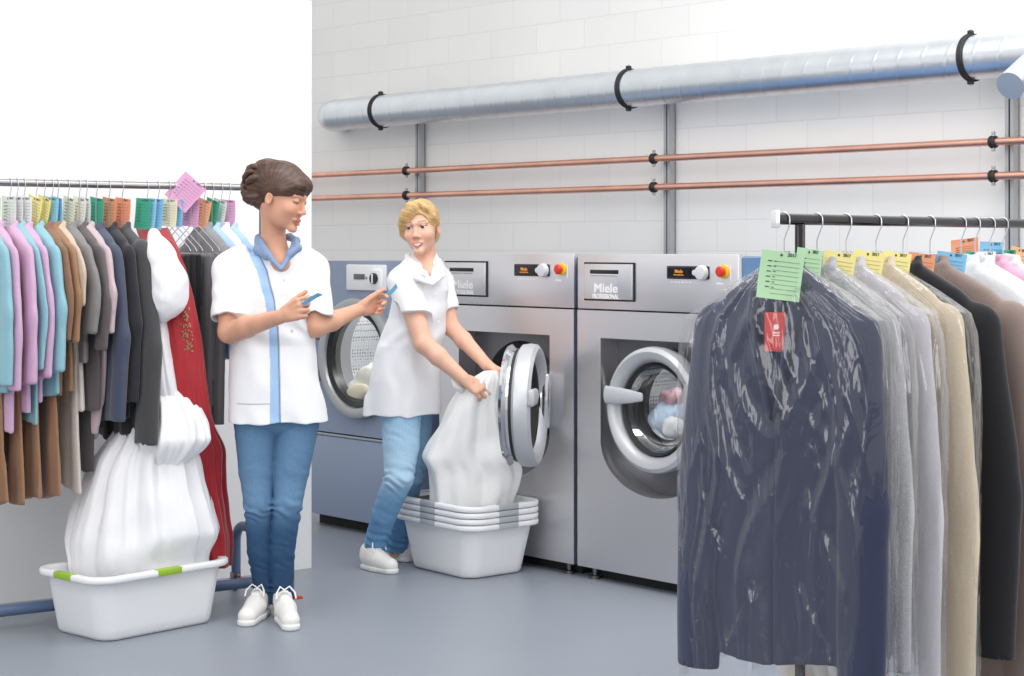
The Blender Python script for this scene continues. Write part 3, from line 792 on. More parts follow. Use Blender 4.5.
BL, PK = (136,182,194), (200,163,192)
BR = (146,108,78)
J = 'jacket'
for i, px in enumerate((-30, -12, 5, 22, 40)):
    nm = ('leftmost', 'second from left', 'middle', 'fourth from left', 'rightmost')[i]
    L_('pleated_skirt', px, 'brown_wool', (150,112,84), f'{nm} of the long brown skirts hanging below the pastel jackets', 'skirt', None, f'{nm} brown skirt', ln=1.02, hem=.205, sw=.165, th=.016, sleeve=0, collar=False, seed=20+i, folds=.005, nf=9, neck=.12, drop=.06)
L_('blazer', -14, 'light_blue', BL, 'light blue jacket cut by the left photo edge on the rack', J, 'mint', 'light blue jacket at the left edge', ln=.60, hem=.23, sleeve=.47, sr=.055, th=.020, seed=1, tip=1.15, lapel=.2)
L_('blazer', -5, 'pink', PK, 'pink jacket next to the leftmost light blue jacket', J, 'mint', 'pink jacket next to the leftmost light blue one', ln=.74, hem=.2, sleeve=.49, th=.018, seed=2, tip=1.15, lapel=.2)
L_('blazer', 10, 'pink', PK, 'pink jacket with wide upturned collar, fully in view at left', J, 'white', 'pink jacket with wide collar', ln=.67, hem=.2, sleeve=.47, th=.020, seed=3, tip=1.15, lapel=.2)
L_('blazer', 17, 'light_blue', BL, 'light blue jacket squeezed between two pink jackets', J, 'white', 'light blue jacket between two pink ones', ln=.70, hem=.2, sleeve=.42, th=.013, seed=4, lapel=.2)
L_('blazer', 24, 'pink', PK, 'pink jacket nearest the brown jackets', J, 'white', 'pink jacket nearest the brown jackets', ln=.62, hem=.2, sleeve=.45, th=.017, seed=5, tip=1.1, lapel=.2)
L_('blazer', 36, 'light_blue', BL, 'light blue jacket beside the brown jackets', J, 'yellow', 'light blue jacket beside the brown ones', ln=.60, hem=.205, sleeve=.43, th=.022, seed=6, tip=1.2, lapel=.2)
L_('blazer', 44, 'brown', (132,98,74), 'brown jacket beside the last light blue jacket', J, 'yellow', 'brown jacket beside the light blue one', ln=.6, sleeve=.32, th=.016, seed=7)
L_('blazer', 52, 'tan_brown', (150,112,82), 'brown jacket with short sleeves under a beige one', J, 'sky', 'second brown jacket', ln=.6, sleeve=.33, th=.018, seed=8)
L_('cardigan', 57.5, 'beige', (196,178,160), 'beige jacket hanging over the brown jackets', J, 'blue', 'beige jacket', ln=.34, hem=.19, sleeve=.20, th=.014, seed=9)
L_('skirt', 66, 'oatmeal', (214,205,198), 'oatmeal skirt ending at knee height beside the brown skirts', 'skirt', None, 'oatmeal knee skirt', ln=.72, hem=.175, sw=.15, th=.02, sleeve=0, collar=False, seed=10, folds=.003, neck=.1)
L_('skirt', 64, 'oatmeal_long', (205,196,188), 'long oatmeal tweed skirt reaching as low as the brown skirts', 'skirt', None, 'long oatmeal skirt', ln=1.02, hem=.175, sw=.15, th=.016, sleeve=0, collar=False, seed=11, folds=.004, neck=.1)
L_('blazer', 68, 'mid_grey', (128,126,126), 'mid grey jacket with buttoned cuffs next to the beige jacket', J, 'cream', 'mid grey jacket', ln=.5, sleeve=.30, th=.021, seed=12)
L_('blazer', 79, 'dark_taupe', (92,84,86), 'dark taupe jacket between grey and mauve jackets', J, 'white', 'dark taupe jacket', ln=.66, hem=.19, sleeve=.36, th=.018, seed=13)
L_('trousers', 80, 'charcoal_brown', (74,70,72), 'dark grey trousers hanging under the dark taupe jacket', 'trousers', None, 'dark grey trousers', ln=.95, hem=.12, sw=.14, th=.016, sleeve=0, collar=False, seed=14, neck=.1)
L_('blouse', 86, 'mauve', (192,172,176), 'mauve jacket with a draped uneven hem beside the navy jacket', J, 'white', 'mauve jacket', ln=.78, hem=.13, sleeve=.30, th=.020, seed=15, hemwave=.03, folds=.008)
L_('suit_jacket', 96, 'navy', (68,76,98), 'navy suit jacket with full sleeves on the left rack', J, 'teal', 'navy suit jacket on the left rack', ln=.70, hem=.2, sleeve=.62, th=.026, seed=16, lapel=.3)
L_('suit_jacket', 109, 'black', (38,38,46), 'black suit jacket between navy and charcoal jackets', J, 'orange', 'black suit jacket on the left rack', ln=.70, hem=.2, sleeve=.55, th=.022, seed=17, lapel=.3)
L_('coat', 122, 'charcoal', (66,66,68), 'long charcoal coat beside the white gown', 'coat', 'orange', 'charcoal coat', ln=.80, hem=.225, sleeve=.71, sr=.074, th=.036, seed=18, sfold=.0015, slx=.06, tip=1.0, lapel=.3)
L_('trousers', 112, 'black_trousers', (30,30,32), 'black trousers showing below the dark jackets left of the gown', 'trousers', None, 'black trousers left of the gown', ln=.83, hem=.18, sw=.16, th=.018, sleeve=0, collar=False, seed=19, neck=.1)
for i, (px, c, nm) in enumerate(((163, (34,34,38), 'first'), (169, (24,24,26), 'second'), (174, (24,24,27), 'third'))):
    L_('trousers', px, f'black_fold{i}', c, f'{nm} black trousers from the red dress, folded over a wire hanger', 'trousers', ('cream', 'sky', None)[i], f'{nm} black trousers beside the red dress', wire=True, neck=.155, ln=.62, hem=.155, sw=.175, th=.013, sleeve=0, collar=False, seed=30+i, folds=.002, neck_=None) if False else None
def folded_trousers(px, c, nm, ln, label, tagc=None, w=.17):
    s = on_line(px, LR0, LD); m = cloth('fold_'+nm, c)
    hanger(LR0, LD, LZ, s, LANG, .15, f'wire hanger carrying the {label}', 'hangers on the left rack', True)
    F = Field()
    def f(p):
        u = -p[:, 2]-.262; ww = w-.03*sstep(.1, ln, u); d = .013+.002*np.sin(p[:, 0]*60+u*5)
        k = (np.abs(p[:, 0]/ww)**5+np.abs(p[:, 1]/d)**2.5)**(1/3.)
        e = np.maximum(np.abs(p[:, 0])-ww, np.abs(p[:, 1])-d)
        return np.maximum(e, np.maximum(-u, u-ln))
    F.add(f, (0,0,-.262-ln/2), ln, 0)
    F.add(lambda p: .0035*np.exp(-((p[:, 0]-.02)/.006)**2)-.002*np.sin(p[:, 0]*75), (0,0,0), 99, 0, 'd')
    o = link('trousers', F.mesh('trousers', (-w-.03,-.04,-.262-ln-.03), (w+.03,.04,-.22), .006, slack=.03), m)
    o.location = rail_pt(LR0, LD, LZ, s); o.rotation_euler = (0,0,LANG); tag(o, label, 'trousers', 'clothes hanging on the left rack')
    if tagc:
        tag_card(rail_pt(LR0, LD, LZ-.062, s), LANG+R(32), R(5), tagc, f'{tagc} paper tag of the {label}', 'tags on the left rack', w=.075, h=.105)
folded_trousers(169, (34,34,38), 'a', .46, 'black trousers on a wire hanger beside the red dress', 'cream')
folded_trousers(175, (26,26,28), 'b', .47, 'black trousers on a wire hanger, second from the red dress', 'blue')
folded_trousers(181, (24,24,27), 'c', .50, 'black trousers nearest the dark grey trousers')
folded_trousers(191, (108,108,112), 'd', .64, 'dark grey trousers hanging low behind the black trousers', 'pink', w=.20)
folded_trousers(198, (100,100,104), 'e', .64, 'dark grey trousers nearest the dark-haired woman', None, w=.24)
L_('blazer', 204, 'speckled_grey', (140,140,142), 'speckled grey jacket behind the shoulder of the dark-haired woman', J, 'peach', 'speckled grey jacket', ln=.34, sleeve=.22, th=.028, seed=41)
L_('shirt', 212, 'shirt_blue', (166,196,232), 'light blue shirt beside the speckled grey jacket', 'shirt', 'teal', 'light blue shirt nearest the grey jacket', ln=.5, sleeve=.4, th=.024, seed=42)
L_('shirt', 221, 'shirt_white', (238,240,244), 'white shirt between two light blue shirts behind the woman', 'shirt', 'white', 'white shirt on the left rack', ln=.5, sleeve=.4, th=.024, seed=43)
L_('shirt', 229, 'shirt_blue', (166,196,232), 'light blue shirt at the right end of the left rack', 'shirt', 'pink', 'light blue shirt at the rack end', ln=.5, sleeve=.4, th=.024, seed=44)
# big pink tag turned to the viewer
s = on_line(193, LR0, LD)
tag_card(rail_pt(LR0, LD, LZ+.0, s)+np.array([.012,-.05,.012]), R(5), R(42), 'pink', 'large pink paper tag tilted like a diamond on the left rack', 'tags on the left rack', w=.105, h=.12, curl=.003)
for px, c, lab in ((143.5, 'teal', 'teal paper tag above the white gown'), (149, 'sky', 'pale blue paper tag next to the teal tag by the gown'), (156, 'blue', 'blue paper tag above the red dress')):
    s = on_line(px, LR0, LD); tag_card(rail_pt(LR0, LD, LZ-.062, s), LANG+R(38), R(6), c, lab, 'tags on the left rack', w=.064, h=.115)

# ------------------------------------------------------------------ white gown and red dress
def dress_loft(name, secs, m, n=120, folds=None, seed=0, smooth=14, fit=None):
    """secs: (z, cx, cy, rx, ry, fold amplitude); closed elliptical loft"""
    rs = np.random.RandomState(seed); zs = [q[0] for q in secs]; Z = np.linspace(zs[0], zs[-1], 90); A = np.array(secs)
    o = np.argsort(A[:, 0]); A = A[o]; rows = []; ph = rs.rand(12)*6.28; fq = folds or (9, 17, 26)
    SM = np.array([[np.interp(z, A[:, 0], A[:, i]) for i in range(6)] for z in Z])
    for _ in range(smooth): SM[1:-1] = (SM[:-2]+2*SM[1:-1]+SM[2:])/4
    for iz, z in enumerate(Z):
        row = []
        c = SM[iz]
        for j in range(n):
            t = 2*math.pi*j/n
            f = math.sin(fq[0]*t+ph[0]+.8*math.sin(z*5+ph[1]))+.7*math.sin(fq[1]*t+ph[2]+1.2*math.sin(z*7+ph[3]))+.4*math.sin(fq[2]*t+ph[4]+z*9)
            f2 = math.sin(z*26+3*t+ph[5])*.5+math.sin(z*41-5*t+ph[6])*.35
            r = 1+c[5]*f+c[5]*.35*f2
            q = (c[1]+c[3]*r*math.cos(t), c[2]+c[4]*r*math.sin(t), z)
            row.append(q if fit is None else fit(q))
        rows.append(row)
    mb = MB(); mb.grid(rows, closed_u=True); k = len(rows)
    mb.f.append(tuple(range(n))); mb.f.append(tuple((k-1)*n+j for j in range(n))[::-1]); mb.mi += [0, 0]
    return mb
satin = mat('white_satin', s2l(240,240,243), .42, sheen=.3, bump=(14, .5, .02, (1,1,.35)))
BK = (-1.385, 6.615, math.atan2(.743, .669))
def in_basket(q):
    x, y = q[0]+go[0]-BK[0], q[1]+go[1]-BK[1]; c, s = math.cos(BK[2]), math.sin(BK[2]); a, b = x*c+y*s, -x*s+y*c
    w = 1-min(max((q[2]-.235)/.12, 0), 1); w = w*w*(3-2*w)
    a2 = .285*math.tanh(a/.285*1.2); b2 = .178*math.tanh(b/.178*1.1)
    a, b = a+(a2-a)*w, b+(b2-b)*w
    return (a*c-b*s+BK[0]-go[0], a*s+b*c+BK[1]-go[1], q[2])
def at(px, py, Y, o): return P(px, py, Y)-o
s = on_line(147, LR0, LD); go = rail_pt(LR0, LD, 0, s)
gown = thing('wedding_gown', 'white satin gown with puff sleeve, its skirt bulging down into the laundry basket', 'gown', go, 0, 'dresses on the left rack')
hanger(LR0, LD, LZ, s, LANG, NL, 'wire hook hanger carrying the white gown', 'hangers on the left rack')
def sec(y, xl, xr, Y, dep, amp):
    zl = EYE-(y-HORIZ)/FOC*Y; cx = ((xl+xr)/2-512)/FOC*Y-go[0]; rx = (xr-xl)/2/FOC*Y
    return (zl, cx, Y-go[1], rx, dep, amp)
dress_loft('skirt', [sec(378,140,172,6.78,.07,.03), sec(400,136,180,6.76,.09,.05), sec(430,118,190,6.72,.12,.07), sec(460,96,198,6.70,.15,.07), sec(500,80,208,6.68,.17,.06), sec(540,66,217,6.66,.18,.05), sec(565,63,221,6.655,.165,.05), sec(578,72,216,6.65,.14,.04)], satin, folds=(11,19,31), seed=3, fit=in_basket).obj('skirt', satin, gown, angle=180)
dress_loft('overskirt', [sec(366,156,168,6.74,.05,.05), sec(382,152,178,6.68,.06,.08), sec(400,150,194,6.64,.08,.08), sec(422,146,206,6.62,.09,.08), sec(440,142,208,6.60,.09,.09), sec(450,146,200,6.61,.085,.10), sec(462,150,186,6.63,.06,.10), sec(472,154,176,6.66,.03,.1)], satin, folds=(7,13,22), seed=5).obj('peplum', satin, gown, angle=180)
dress_loft('bodice', [sec(245,143,162,6.80,.05,.02), sec(300,148,166,6.66,.05,.02), sec(345,153,169,6.60,.045,.03), sec(380,152,176,6.61,.055,.04), sec(412,148,184,6.64,.04,.05)], satin, folds=(6,11,19), seed=6).obj('bodice', satin, gown, angle=180)
F = Field(); pc = [P(154, 234, 6.66), P(160, 256, 6.6), P(170, 283, 6.58), P(168, 300, 6.58), P(160, 314, 6.58)]
F.chain(pc, [.026, .046, .060, .054, .034], .05)
F.add(lambda p: .003*vnoise(p, 4, 30)+.004*vnoise(p, 9, 14), (0,0,0), 99, 0, 'd')
cc = np.mean(pc, 0); link('sleeve', F.mesh('sleeve', cc-.25, cc+.25, .007, offset=go), satin, gown)
red = mat('red_satin', s2l(168,22,36), .45, sheen=.3, bump=(18, .35, .015, (1,1,.4)))
s = on_line(158, LR0, LD); ro = rail_pt(LR0, LD, 0, s); go_ = go; go = ro
rd = thing('evening_dress', 'red satin evening dress with beaded bodice and ruffles between gown and trousers', 'dress', ro, 0, 'dresses on the left rack')
hanger(LR0, LD, LZ, s, LANG, NL, 'wire hook hanger carrying the red dress', 'hangers on the left rack')
dress_loft('dress_body', [sec(228,136,168,6.91,.055,.01), sec(255,145,182,6.74,.05,.02), sec(300,158,194,6.67,.05,.02), sec(340,163,202,6.66,.05,.025), sec(374,164,205,6.66,.055,.03), sec(400,164,208,6.67,.06,.04), sec(428,168,212,6.71,.07,.05), sec(440,168,222,6.76,.10,.05), sec(449,170,229,6.80,.11,.07), sec(462,170,220,6.80,.09,.05), sec(474,172,226,6.80,.10,.06), sec(490,172,222,6.80,.09,.05), sec(506,175,229,6.80,.10,.06), sec(518,175,225,6.80,.09,.05), sec(534,180,232,6.80,.10,.06), sec(550,180,230,6.80,.09,.05), sec(566,186,230,6.80,.085,.05)], red, folds=(9,14,23), seed=8).obj('dress_body', red, rd, angle=180)
bd = MB(); rs = np.random.RandomState(4)
for k in range(70):
    q = P(rs.uniform(181, 191), rs.uniform(308, 352), 6.612)-ro; q[0] += (q[2]-1.1)*-.12
    bd.lathe([(.0,-.004),(.004,0),(.0,.004)], 6, o=q, ax=(0,-1,0), caps=False)
bd.obj('beadwork', mat('beads', s2l(190,160,130), .25, .7), rd)
go = go_

# ------------------------------------------------------------------ garments on the right rack
film = thin_clear('plastic_film', (.975,.975,.98), .09, 1.45, 1.45, ((15, 15, 4), .35))
NR = .112
def R_(kind, px, colname, c, label, cat, short, bag=None, res=.0055, neck=NR, extra=None, **k):
    s = on_line(px, RR0, RD); m = extra or cloth(colname, c)
    hang(kind, RR0, RD, RZ, s, RANG, neck, m, label, cat, 'clothes hanging on the right rack', res=res, **k)
    hanger(RR0, RD, RZ, s, RANG, neck, f'wire hook hanger carrying the {short}', 'hangers on the right rack')
    if bag: film_bag(s, neck, short, bag, **k)
def film_bag(s, neck, short, b, sw=.215, drop=.085, th=.04, ln=.7, sleeve=.6, sr=.055, slx=.03, sly=0., **k):
    rs = np.random.RandomState(b); n = 220; rows = []; L = max(ln, sleeve+drop)+.03; ph = rs.rand(12)*6.28; e = sw+slx*.8+sr*.72
    U_ = np.concatenate([np.linspace(-.035, .16, 50), np.linspace(.165, L, 110)])
    rid = lambda x: (1-abs(math.sin(x)))**3
    for u in U_:
        w = np.interp(u, [-.035, 0, drop*.6, drop, drop+.05, .3, L], [.012, neck*.5, e*.66, e*.95, e*1.02, e*1.06, e*1.04])
        d = np.interp(u, [-.035, 0, .06, .2, L], [.010, .026, th+.026, th+.034, th+.030]); row = []
        g = float(sstep(-.03, .12, u))
        for j in range(n):
            t = 2*math.pi*j/n; a = t+.10*math.sin(5*u+ph[0])+.07*math.sin(13*u+ph[7]+2*t)
            f = .8*rid(7*a+ph[1]+1.2*u)+.7*rid(11*a+ph[2]-1.5*u)*(.5+.5*math.sin(6*u+ph[8]))+.5*rid(19*a+ph[3]+2*u)*(.5+.5*math.sin(9*u+3*t+ph[9]))
            cr = rid(u*9+5*t+ph[4])*(.5+.5*math.sin(u*7-4*t+ph[5]))+.8*rid(u*13-7*t+ph[10])*(.5+.5*math.sin(u*5+6*t+ph[11]))
            off = g*(.009*f+.006*cr)*(.25+.75*abs(math.sin(t))**.5)
            ct, st = math.cos(t), math.sin(t)
            x = w*np.sign(ct)*abs(ct)**.75; y = d*np.sign(st)*abs(st)**.55
            row.append((x+off*ct*.6, y+off*st*1.5, -u+.008*math.sin(5*t+ph[6])*(u > L-.1)))
        rows.append(row)
    mb = MB(); mb.grid(rows, closed_u=True)
    o = mb.obj('garment_bag', film, angle=180); o.location = rail_pt(RR0, RD, RZ-neck, s); o.rotation_euler = (0,0,RANG)
    tag(o, f'clear plastic film bag over the {short}', 'garment bag', 'film bags on the right rack')
tweed = mat('tweed_grey', s2l(182,182,184), .9, sheen=.2, noise=(330, .28), bump=(330,.4,.0015))
R_('suit_jacket', 784, 'navy_suit', (46,53,80), 'navy suit jacket in clear film, front of the right rack', J, 'navy suit jacket at the front', bag=1, res=.005, sw=.225, drop=.125, ln=.94, hem=.23, sleeve=.86, sr=.066, th=.042, ths=.036, lapel=.36, slx=.006, seed=50, folds=.006, sfold=.002, sly=-.022)
R_('tweed_jacket', 817, 'tweed', None, 'grey tweed jacket in clear film behind the navy jacket', J, 'grey tweed jacket', bag=2, extra=tweed, sw=.205, drop=.12, ln=.94, hem=.21, sleeve=.84, sr=.055, th=.034, lapel=.3, slx=.008, seed=51, sfold=.002)
R_('jacket', 846, 'pale_grey', (200,197,202), 'pale grey jacket in clear film between the tweed and beige jackets', J, 'pale grey jacket', bag=3, sw=.21, drop=.12, ln=.96, hem=.21, sleeve=.9, sr=.055, th=.034, lapel=.3, slx=.008, seed=52, sfold=.002)
R_('trench_coat', 876, 'beige_coat', (214,198,172), 'beige coat in clear film between the pale grey and black jackets', 'coat', 'beige coat', bag=4, sw=.22, drop=.12, ln=1.12, hem=.22, sleeve=1.0, sr=.058, th=.036, lapel=.3, slx=.008, seed=53, sfold=.002)
R_('suit_jacket', 903, 'deep_black', (30,30,35), 'black suit jacket without film beside the beige coat', J, 'black suit jacket', sw=.245, drop=.125, ln=.99, hem=.19, sleeve=.87, sr=.062, th=.036, lapel=.3, slx=.03, seed=54, sfold=.002)
R_('trousers', 907, 'black_r', (26,26,30), 'black trousers hanging below the black suit jacket', 'trousers', 'black trousers on the right rack', sw=.13, ln=1.02, hem=.16, sleeve=0, collar=False, th=.016, seed=64, neck_=0) if False else None
R_('jacket', 930, 'taupe', (150,132,124), 'taupe jacket at the right edge behind the black suit jacket', J, 'taupe jacket', sw=.26, drop=.125, ln=1.12, hem=.25, sleeve=1.0, sr=.062, th=.04, lapel=.3, slx=.03, seed=55)
R_('shirt', 961, 'crisp_white', (240,242,246), 'white shirt just behind the taupe jacket', 'shirt', 'white shirt behind the taupe jacket', sw=.24, drop=.11, ln=.75, sleeve=.6, th=.03, seed=56, slx=.03)
R_('shirt', 975, 'crisp_white', (240,242,246), 'white shirt further back with a blue tag', 'shirt', 'white shirt with the blue tag', sw=.23, drop=.11, ln=.75, sleeve=.6, th=.026, seed=57, slx=.03)
R_('blouse', 990, 'rose', (232,180,205), 'rose pink blouse behind the white shirts', 'blouse', 'rose pink blouse', sw=.21, ln=.7, sleeve=.5, th=.026, seed=58)
R_('shirt', 1003, 'pale_shirt', (232,232,234), 'pale shirt at the far right behind the pink blouse', 'shirt', 'pale shirt at far right', sw=.21, ln=.7, sleeve=.5, th=.026, seed=59)
# red care card hanging inside the navy jacket
s = on_line(784, RR0, RD); o = rail_pt(RR0, RD, RZ-NR, s)
rc = MB().box((0, 0, 0), (.052, .002, .092), .0005).obj('brand_card', mat('red_card', s2l(214,58,58), .5)); rc.location = o+np.array([-.030,-.058,-.155]); rc.rotation_euler = (0,0,RANG+R(10))
tag(rc, 'red card with white print inside the film on the navy jacket', 'card')
pm = MB().lathe([(.007,0),(.007,.0008),(.0001,.0008)], 6, o=(.004,-.001,.012), ax=(0,-1,0))
for k in range(2): pm.box((.004, -.0014, -.002-.006*k), (.018, .0008, .002))
pm.obj('printing', wht_print, rc, smooth=False)
TG = 'tags on the right rack'
def RT(px, py, c, label, dy=None, yaw=0., roll=0., w=.08, h=.09, num='2017', ds=0.):
    w *= 1.24; h *= 1.22
    s = on_line(px, RR0, RD)+ds; Y = (RR0+RD*s)[1]+(-.09 if dy is None else dy)
    p = P(px, py, Y); tag_card(p, R(yaw), R(roll), c, label, TG, w=w, h=h, num=num)
RT(783, 257, 'green', 'large green paper tag in front of the navy jacket collar', -.10, 8, 7, .084, .092)
RT(810, 254, 'green', 'green paper tag between the large green tag and the yellow tags', None, 42, 6, .078, .085)
RT(840, 257, 'yellow', 'yellow paper tag above the grey tweed jacket', None, 22, 8, .074, .082)
RT(869, 256, 'yellow', 'yellow paper tag above the pale grey jacket', None, 24, 7, .074, .082)
RT(897, 257, 'yellow', 'yellow paper tag above the beige coat', None, 24, 7, .072, .082)
RT(922, 258, 'orange', 'orange paper tag above the black suit jacket', None, 24, 6, .07, .08)
RT(952, 257, 'blue', 'blue paper tag above the taupe jacket', None, 18, 7, .074, .082)
RT(972, 256, 'teal', 'teal paper tag beside the blue tag of the taupe jacket', .03, 52, 4, .07, .085)
RT(986, 256, 'white', 'white paper tag above the white shirts', -.03, 30, 0, .06, .075)
RT(965, 243, 'orange', 'orange paper tag higher up, behind the blue and teal tags', .12, 20, -6, .074, .05)
RT(992, 246, 'blue', 'blue paper tag higher up behind the white tag', .12, 20, 2, .066, .085)
RT(1009, 254, 'teal', 'teal paper tag at the right behind the white shirts', .05, 35, 0, .05, .08)
RT(1020, 252, 'peach', 'peach paper tag at the right photo edge', .05, 30, 12, .06, .085)
# ------------------------------------------------------------------ laundry baskets
bask = mat('basket_plastic', s2l(238,239,241), .35, spec=.4)
def rrect(hx, hy, r, n=12):
    pts = []
    for cx, cy, a0 in ((hx-r, hy-r, 0), (-hx+r, hy-r, 90), (-hx+r, -hy+r, 180), (hx-r, -hy+r, 270)):
        for k in range(n+1):
            a = R(a0+90*k/n); pts.append((cx+r*math.cos(a), cy+r*math.sin(a)))
    return pts
def basket(loc, rot, label, group, ins, L=.56, Wd=.40, H=.235, bl=.43, bw=.30):
    b = thing('laundry_basket', label, 'laundry basket', loc, rot, group)
    prof = [(.955,.955,0.0,.0),(1,1,.008,.0)]
    rows = []
    def ring(l, w_, z, r): rows.append([(x, y, z) for x, y in rrect(l/2, w_/2, r)])
    def lerp(t): return bl+(L-.05-bl)*t, bw+(Wd-.05-bw)*t
    ring(bl-.05, bw-.05, .0, .05); ring(bl-.014, bw-.014, .003, .06); ring(bl, bw, .014, .065)
    for t in (.15, .4, .7, .93): a, c = lerp(t); ring(a, c, .014+(H-.03)*t, .065+.02*t)
    a, c = lerp(1); ring(a+.004, c+.004, H-.022, .085); ring(L-.006, Wd-.006, H-.022, .095); ring(L, Wd, H-.018, .097); ring(L, Wd, H-.004, .097); ring(L-.008, Wd-.008, H, .095)
    ring(a-.004, c-.004, H, .085); ring(a-.012, c-.012, H-.008, .085)
    for t in (.9, .6, .3): a, c = lerp(t); ring(a-.012, c-.012, .014+(H-.03)*t, .07)
    ring(bl-.02, bw-.02, .012, .05)
    mb = MB(); mb.grid(rows, closed_u=True); n = len(rows[0])
    mb.f.append(tuple(range(n))[::-1]); mb.f.append(tuple((len(rows)-1)*n+j for j in range(n))); mb.mi += [0, 0]
    mb.obj('tub', bask, b, angle=60)
    for (x, y, sx, sy) in ((0, -Wd/2, .11, .03), (0, Wd/2, .11, .03), (L/2, 0, .03, .11), (-L/2, 0, .03, .11)):
        yy = y-np.sign(y)*.014; xx = x-np.sign(x)*.014
        MB().box((xx, yy, H-.010), (sx, sy, .0245), .005).obj('handle_grip', ins, b)
    return b
green = mat('green_grip', s2l(150,190,50), .4); greyg = mat('grey_grip', s2l(176,180,186), .4)
basket((-1.385, 6.615, 0), math.atan2(.743, .669), 'white laundry basket with green grips under the white gown', None, green, L=.63, Wd=.42, H=.235, bl=.50, bw=.33)
for k in range(4):
    nm = ('bottom basket standing on the floor', 'second basket from below', 'third basket from below', 'topmost basket')[k]
    basket((-.195, 7.775, .001+.0262*k), R(-51), f'white basket with grey grips, {nm} in the stack', 'stacked laundry baskets', greyg, L=.58, Wd=.425, H=.232, bl=.43, bw=.32)
q = np.array([-.36, 7.83, .282]); crumple('dark_cloth', q, (.085,.075,.022), 31, mat('taupe_cloth', s2l(112,106,104), .9), 'dark taupe cloth lying at the left inside the topmost stacked basket', 'cloth')
# ------------------------------------------------------------------ people
def unit(v): v = np.array(v, float); return v/np.linalg.norm(v)
class Head:
    """head frame: +y forward out of the face, +x to the viewer's right when she faces the viewer, z up"""
    def __init__(s, c, yaw, pitch, roll, k=1.):
        f = np.array([math.sin(yaw)*math.cos(pitch), -math.cos(yaw)*math.cos(pitch), -math.sin(pitch)])
        x = np.array([math.cos(yaw), math.sin(yaw), 0]); z = np.cross(f, x)*-1
        z = np.cross(x, f); z = z if z[2] > 0 else -z
        cr, sr = math.cos(roll), math.sin(roll); x, z = cr*x+sr*z, cr*z-sr*x
        s.M = np.stack([x, f, z], 1); s.c = np.array(c, float); s.k = k
    def w(s, x, y, z): return s.c+s.M@(np.array([x, y, z])*s.k)
    def l(s, p): return ((p-s.c)@s.M)/s.k
def head_field(F, H, smile=.0, closed=0.):
    k = H.k
    def E(c, r, kk=.015, op='u'): F.ell(H.w(*c), np.array(r)*k, kk, op, H.M)
    def Cc(a, b, r1, r2, kk=.008, op='u'): F.cap(H.w(*a), H.w(*b), r1*k, r2*k, kk, op)
    E((0,-.014,.032), (.072,.092,.082)); E((0,.026,-.03), (.062,.060,.080), .02)
    E((0,.030,-.066), (.044,.052,.043), .020); Cc((-.008,.078,-.102), (.008,.078,-.102), .0135, .0135, .022)
    for q in (1, -1):
        E((q*.036,.060,-.032), (.025,.025,.024), .022)                      # cheek
        Cc((q*.008,.084,.019), (q*.045,.070,.020), .010, .008, .012)       # brow
        E((q*.031,.098,.001), (.017,.014,.011), .012, 's')                 # socket
        E((q*.072,-.012,-.016), (.008,.015,.027), .006); E((q*.078,-.008,-.014), (.004,.008,.015), .004, 's')
        # eyelids
        c = H.w(q*.031,.0715,.0); M_ = H.M; op_ = .0058*(1-closed)
        def lid(p, c=c):
            q_ = (p-c)@M_; d = np.linalg.norm(q_, axis=1)-.0150*k
            zz = q_[:, 2]-(-.004*closed)
            return np.maximum(d, op_*k-np.abs(zz-.001))
        F.add(lid, c, .016, .002)
    Cc((0,.084,.008), (0,.099,-.028), .0068, .0088, .010); E((0,.1025,-.034), (.0105,.0105,.0090), .007)
    for q in (1, -1): E((q*.0115,.094,-.0385), (.0075,.009,.0065), .006)
    # mouth
    up = smile*.006
    for q in (1, -1):
        Cc((0,.0965,-.0655), (q*.023,.083,-.070+up), .0042, .0032, .006)
        Cc((0,.0940,-.0800), (q*.021,.082,-.073+up), .0048, .0032, .006)
    Cc((-.014,.099,-.0725), (.014,.099,-.0725), .0022, .0022, .002, 's')
def eye_mesh(H, q, gx, gz, iris, name, parent, off):
    c = H.w(q*.031, .0715, 0.); g = unit(H.M@np.array([gx, 1, gz])); r = .0135*H.k
    mb = MB(); mb.lathe([(r*math.sin(t), r*math.cos(t)) for t in np.linspace(0.0001, math.pi-.001, 28)], 28, o=c-off, ax=g, caps=False)
    v = np.array(mb.v)+off; ca = ((v-c)@g)/r
    me = mb.mesh('eye', angle=180); n = len(me.vertices)
    vv = np.zeros(n*3); me.vertices.foreach_get('co', vv); ca = ((vv.reshape(-1, 3)+off-c)@g)/r
    col = np.where(ca[:, None] > .955, np.array([.01,.01,.01]), np.where(ca[:, None] > .80, np.array(s2l(*iris)), np.array(s2l(214,206,202))))
    a = me.color_attributes.new('Col', 'FLOAT_COLOR', 'POINT'); a.data.foreach_set('color', np.concatenate([col, np.ones((n, 1))], 1).astype(np.float32).ravel())
    return link('eye', me, mat('eye', (.8,.8,.8), .12, vcol=True), parent)
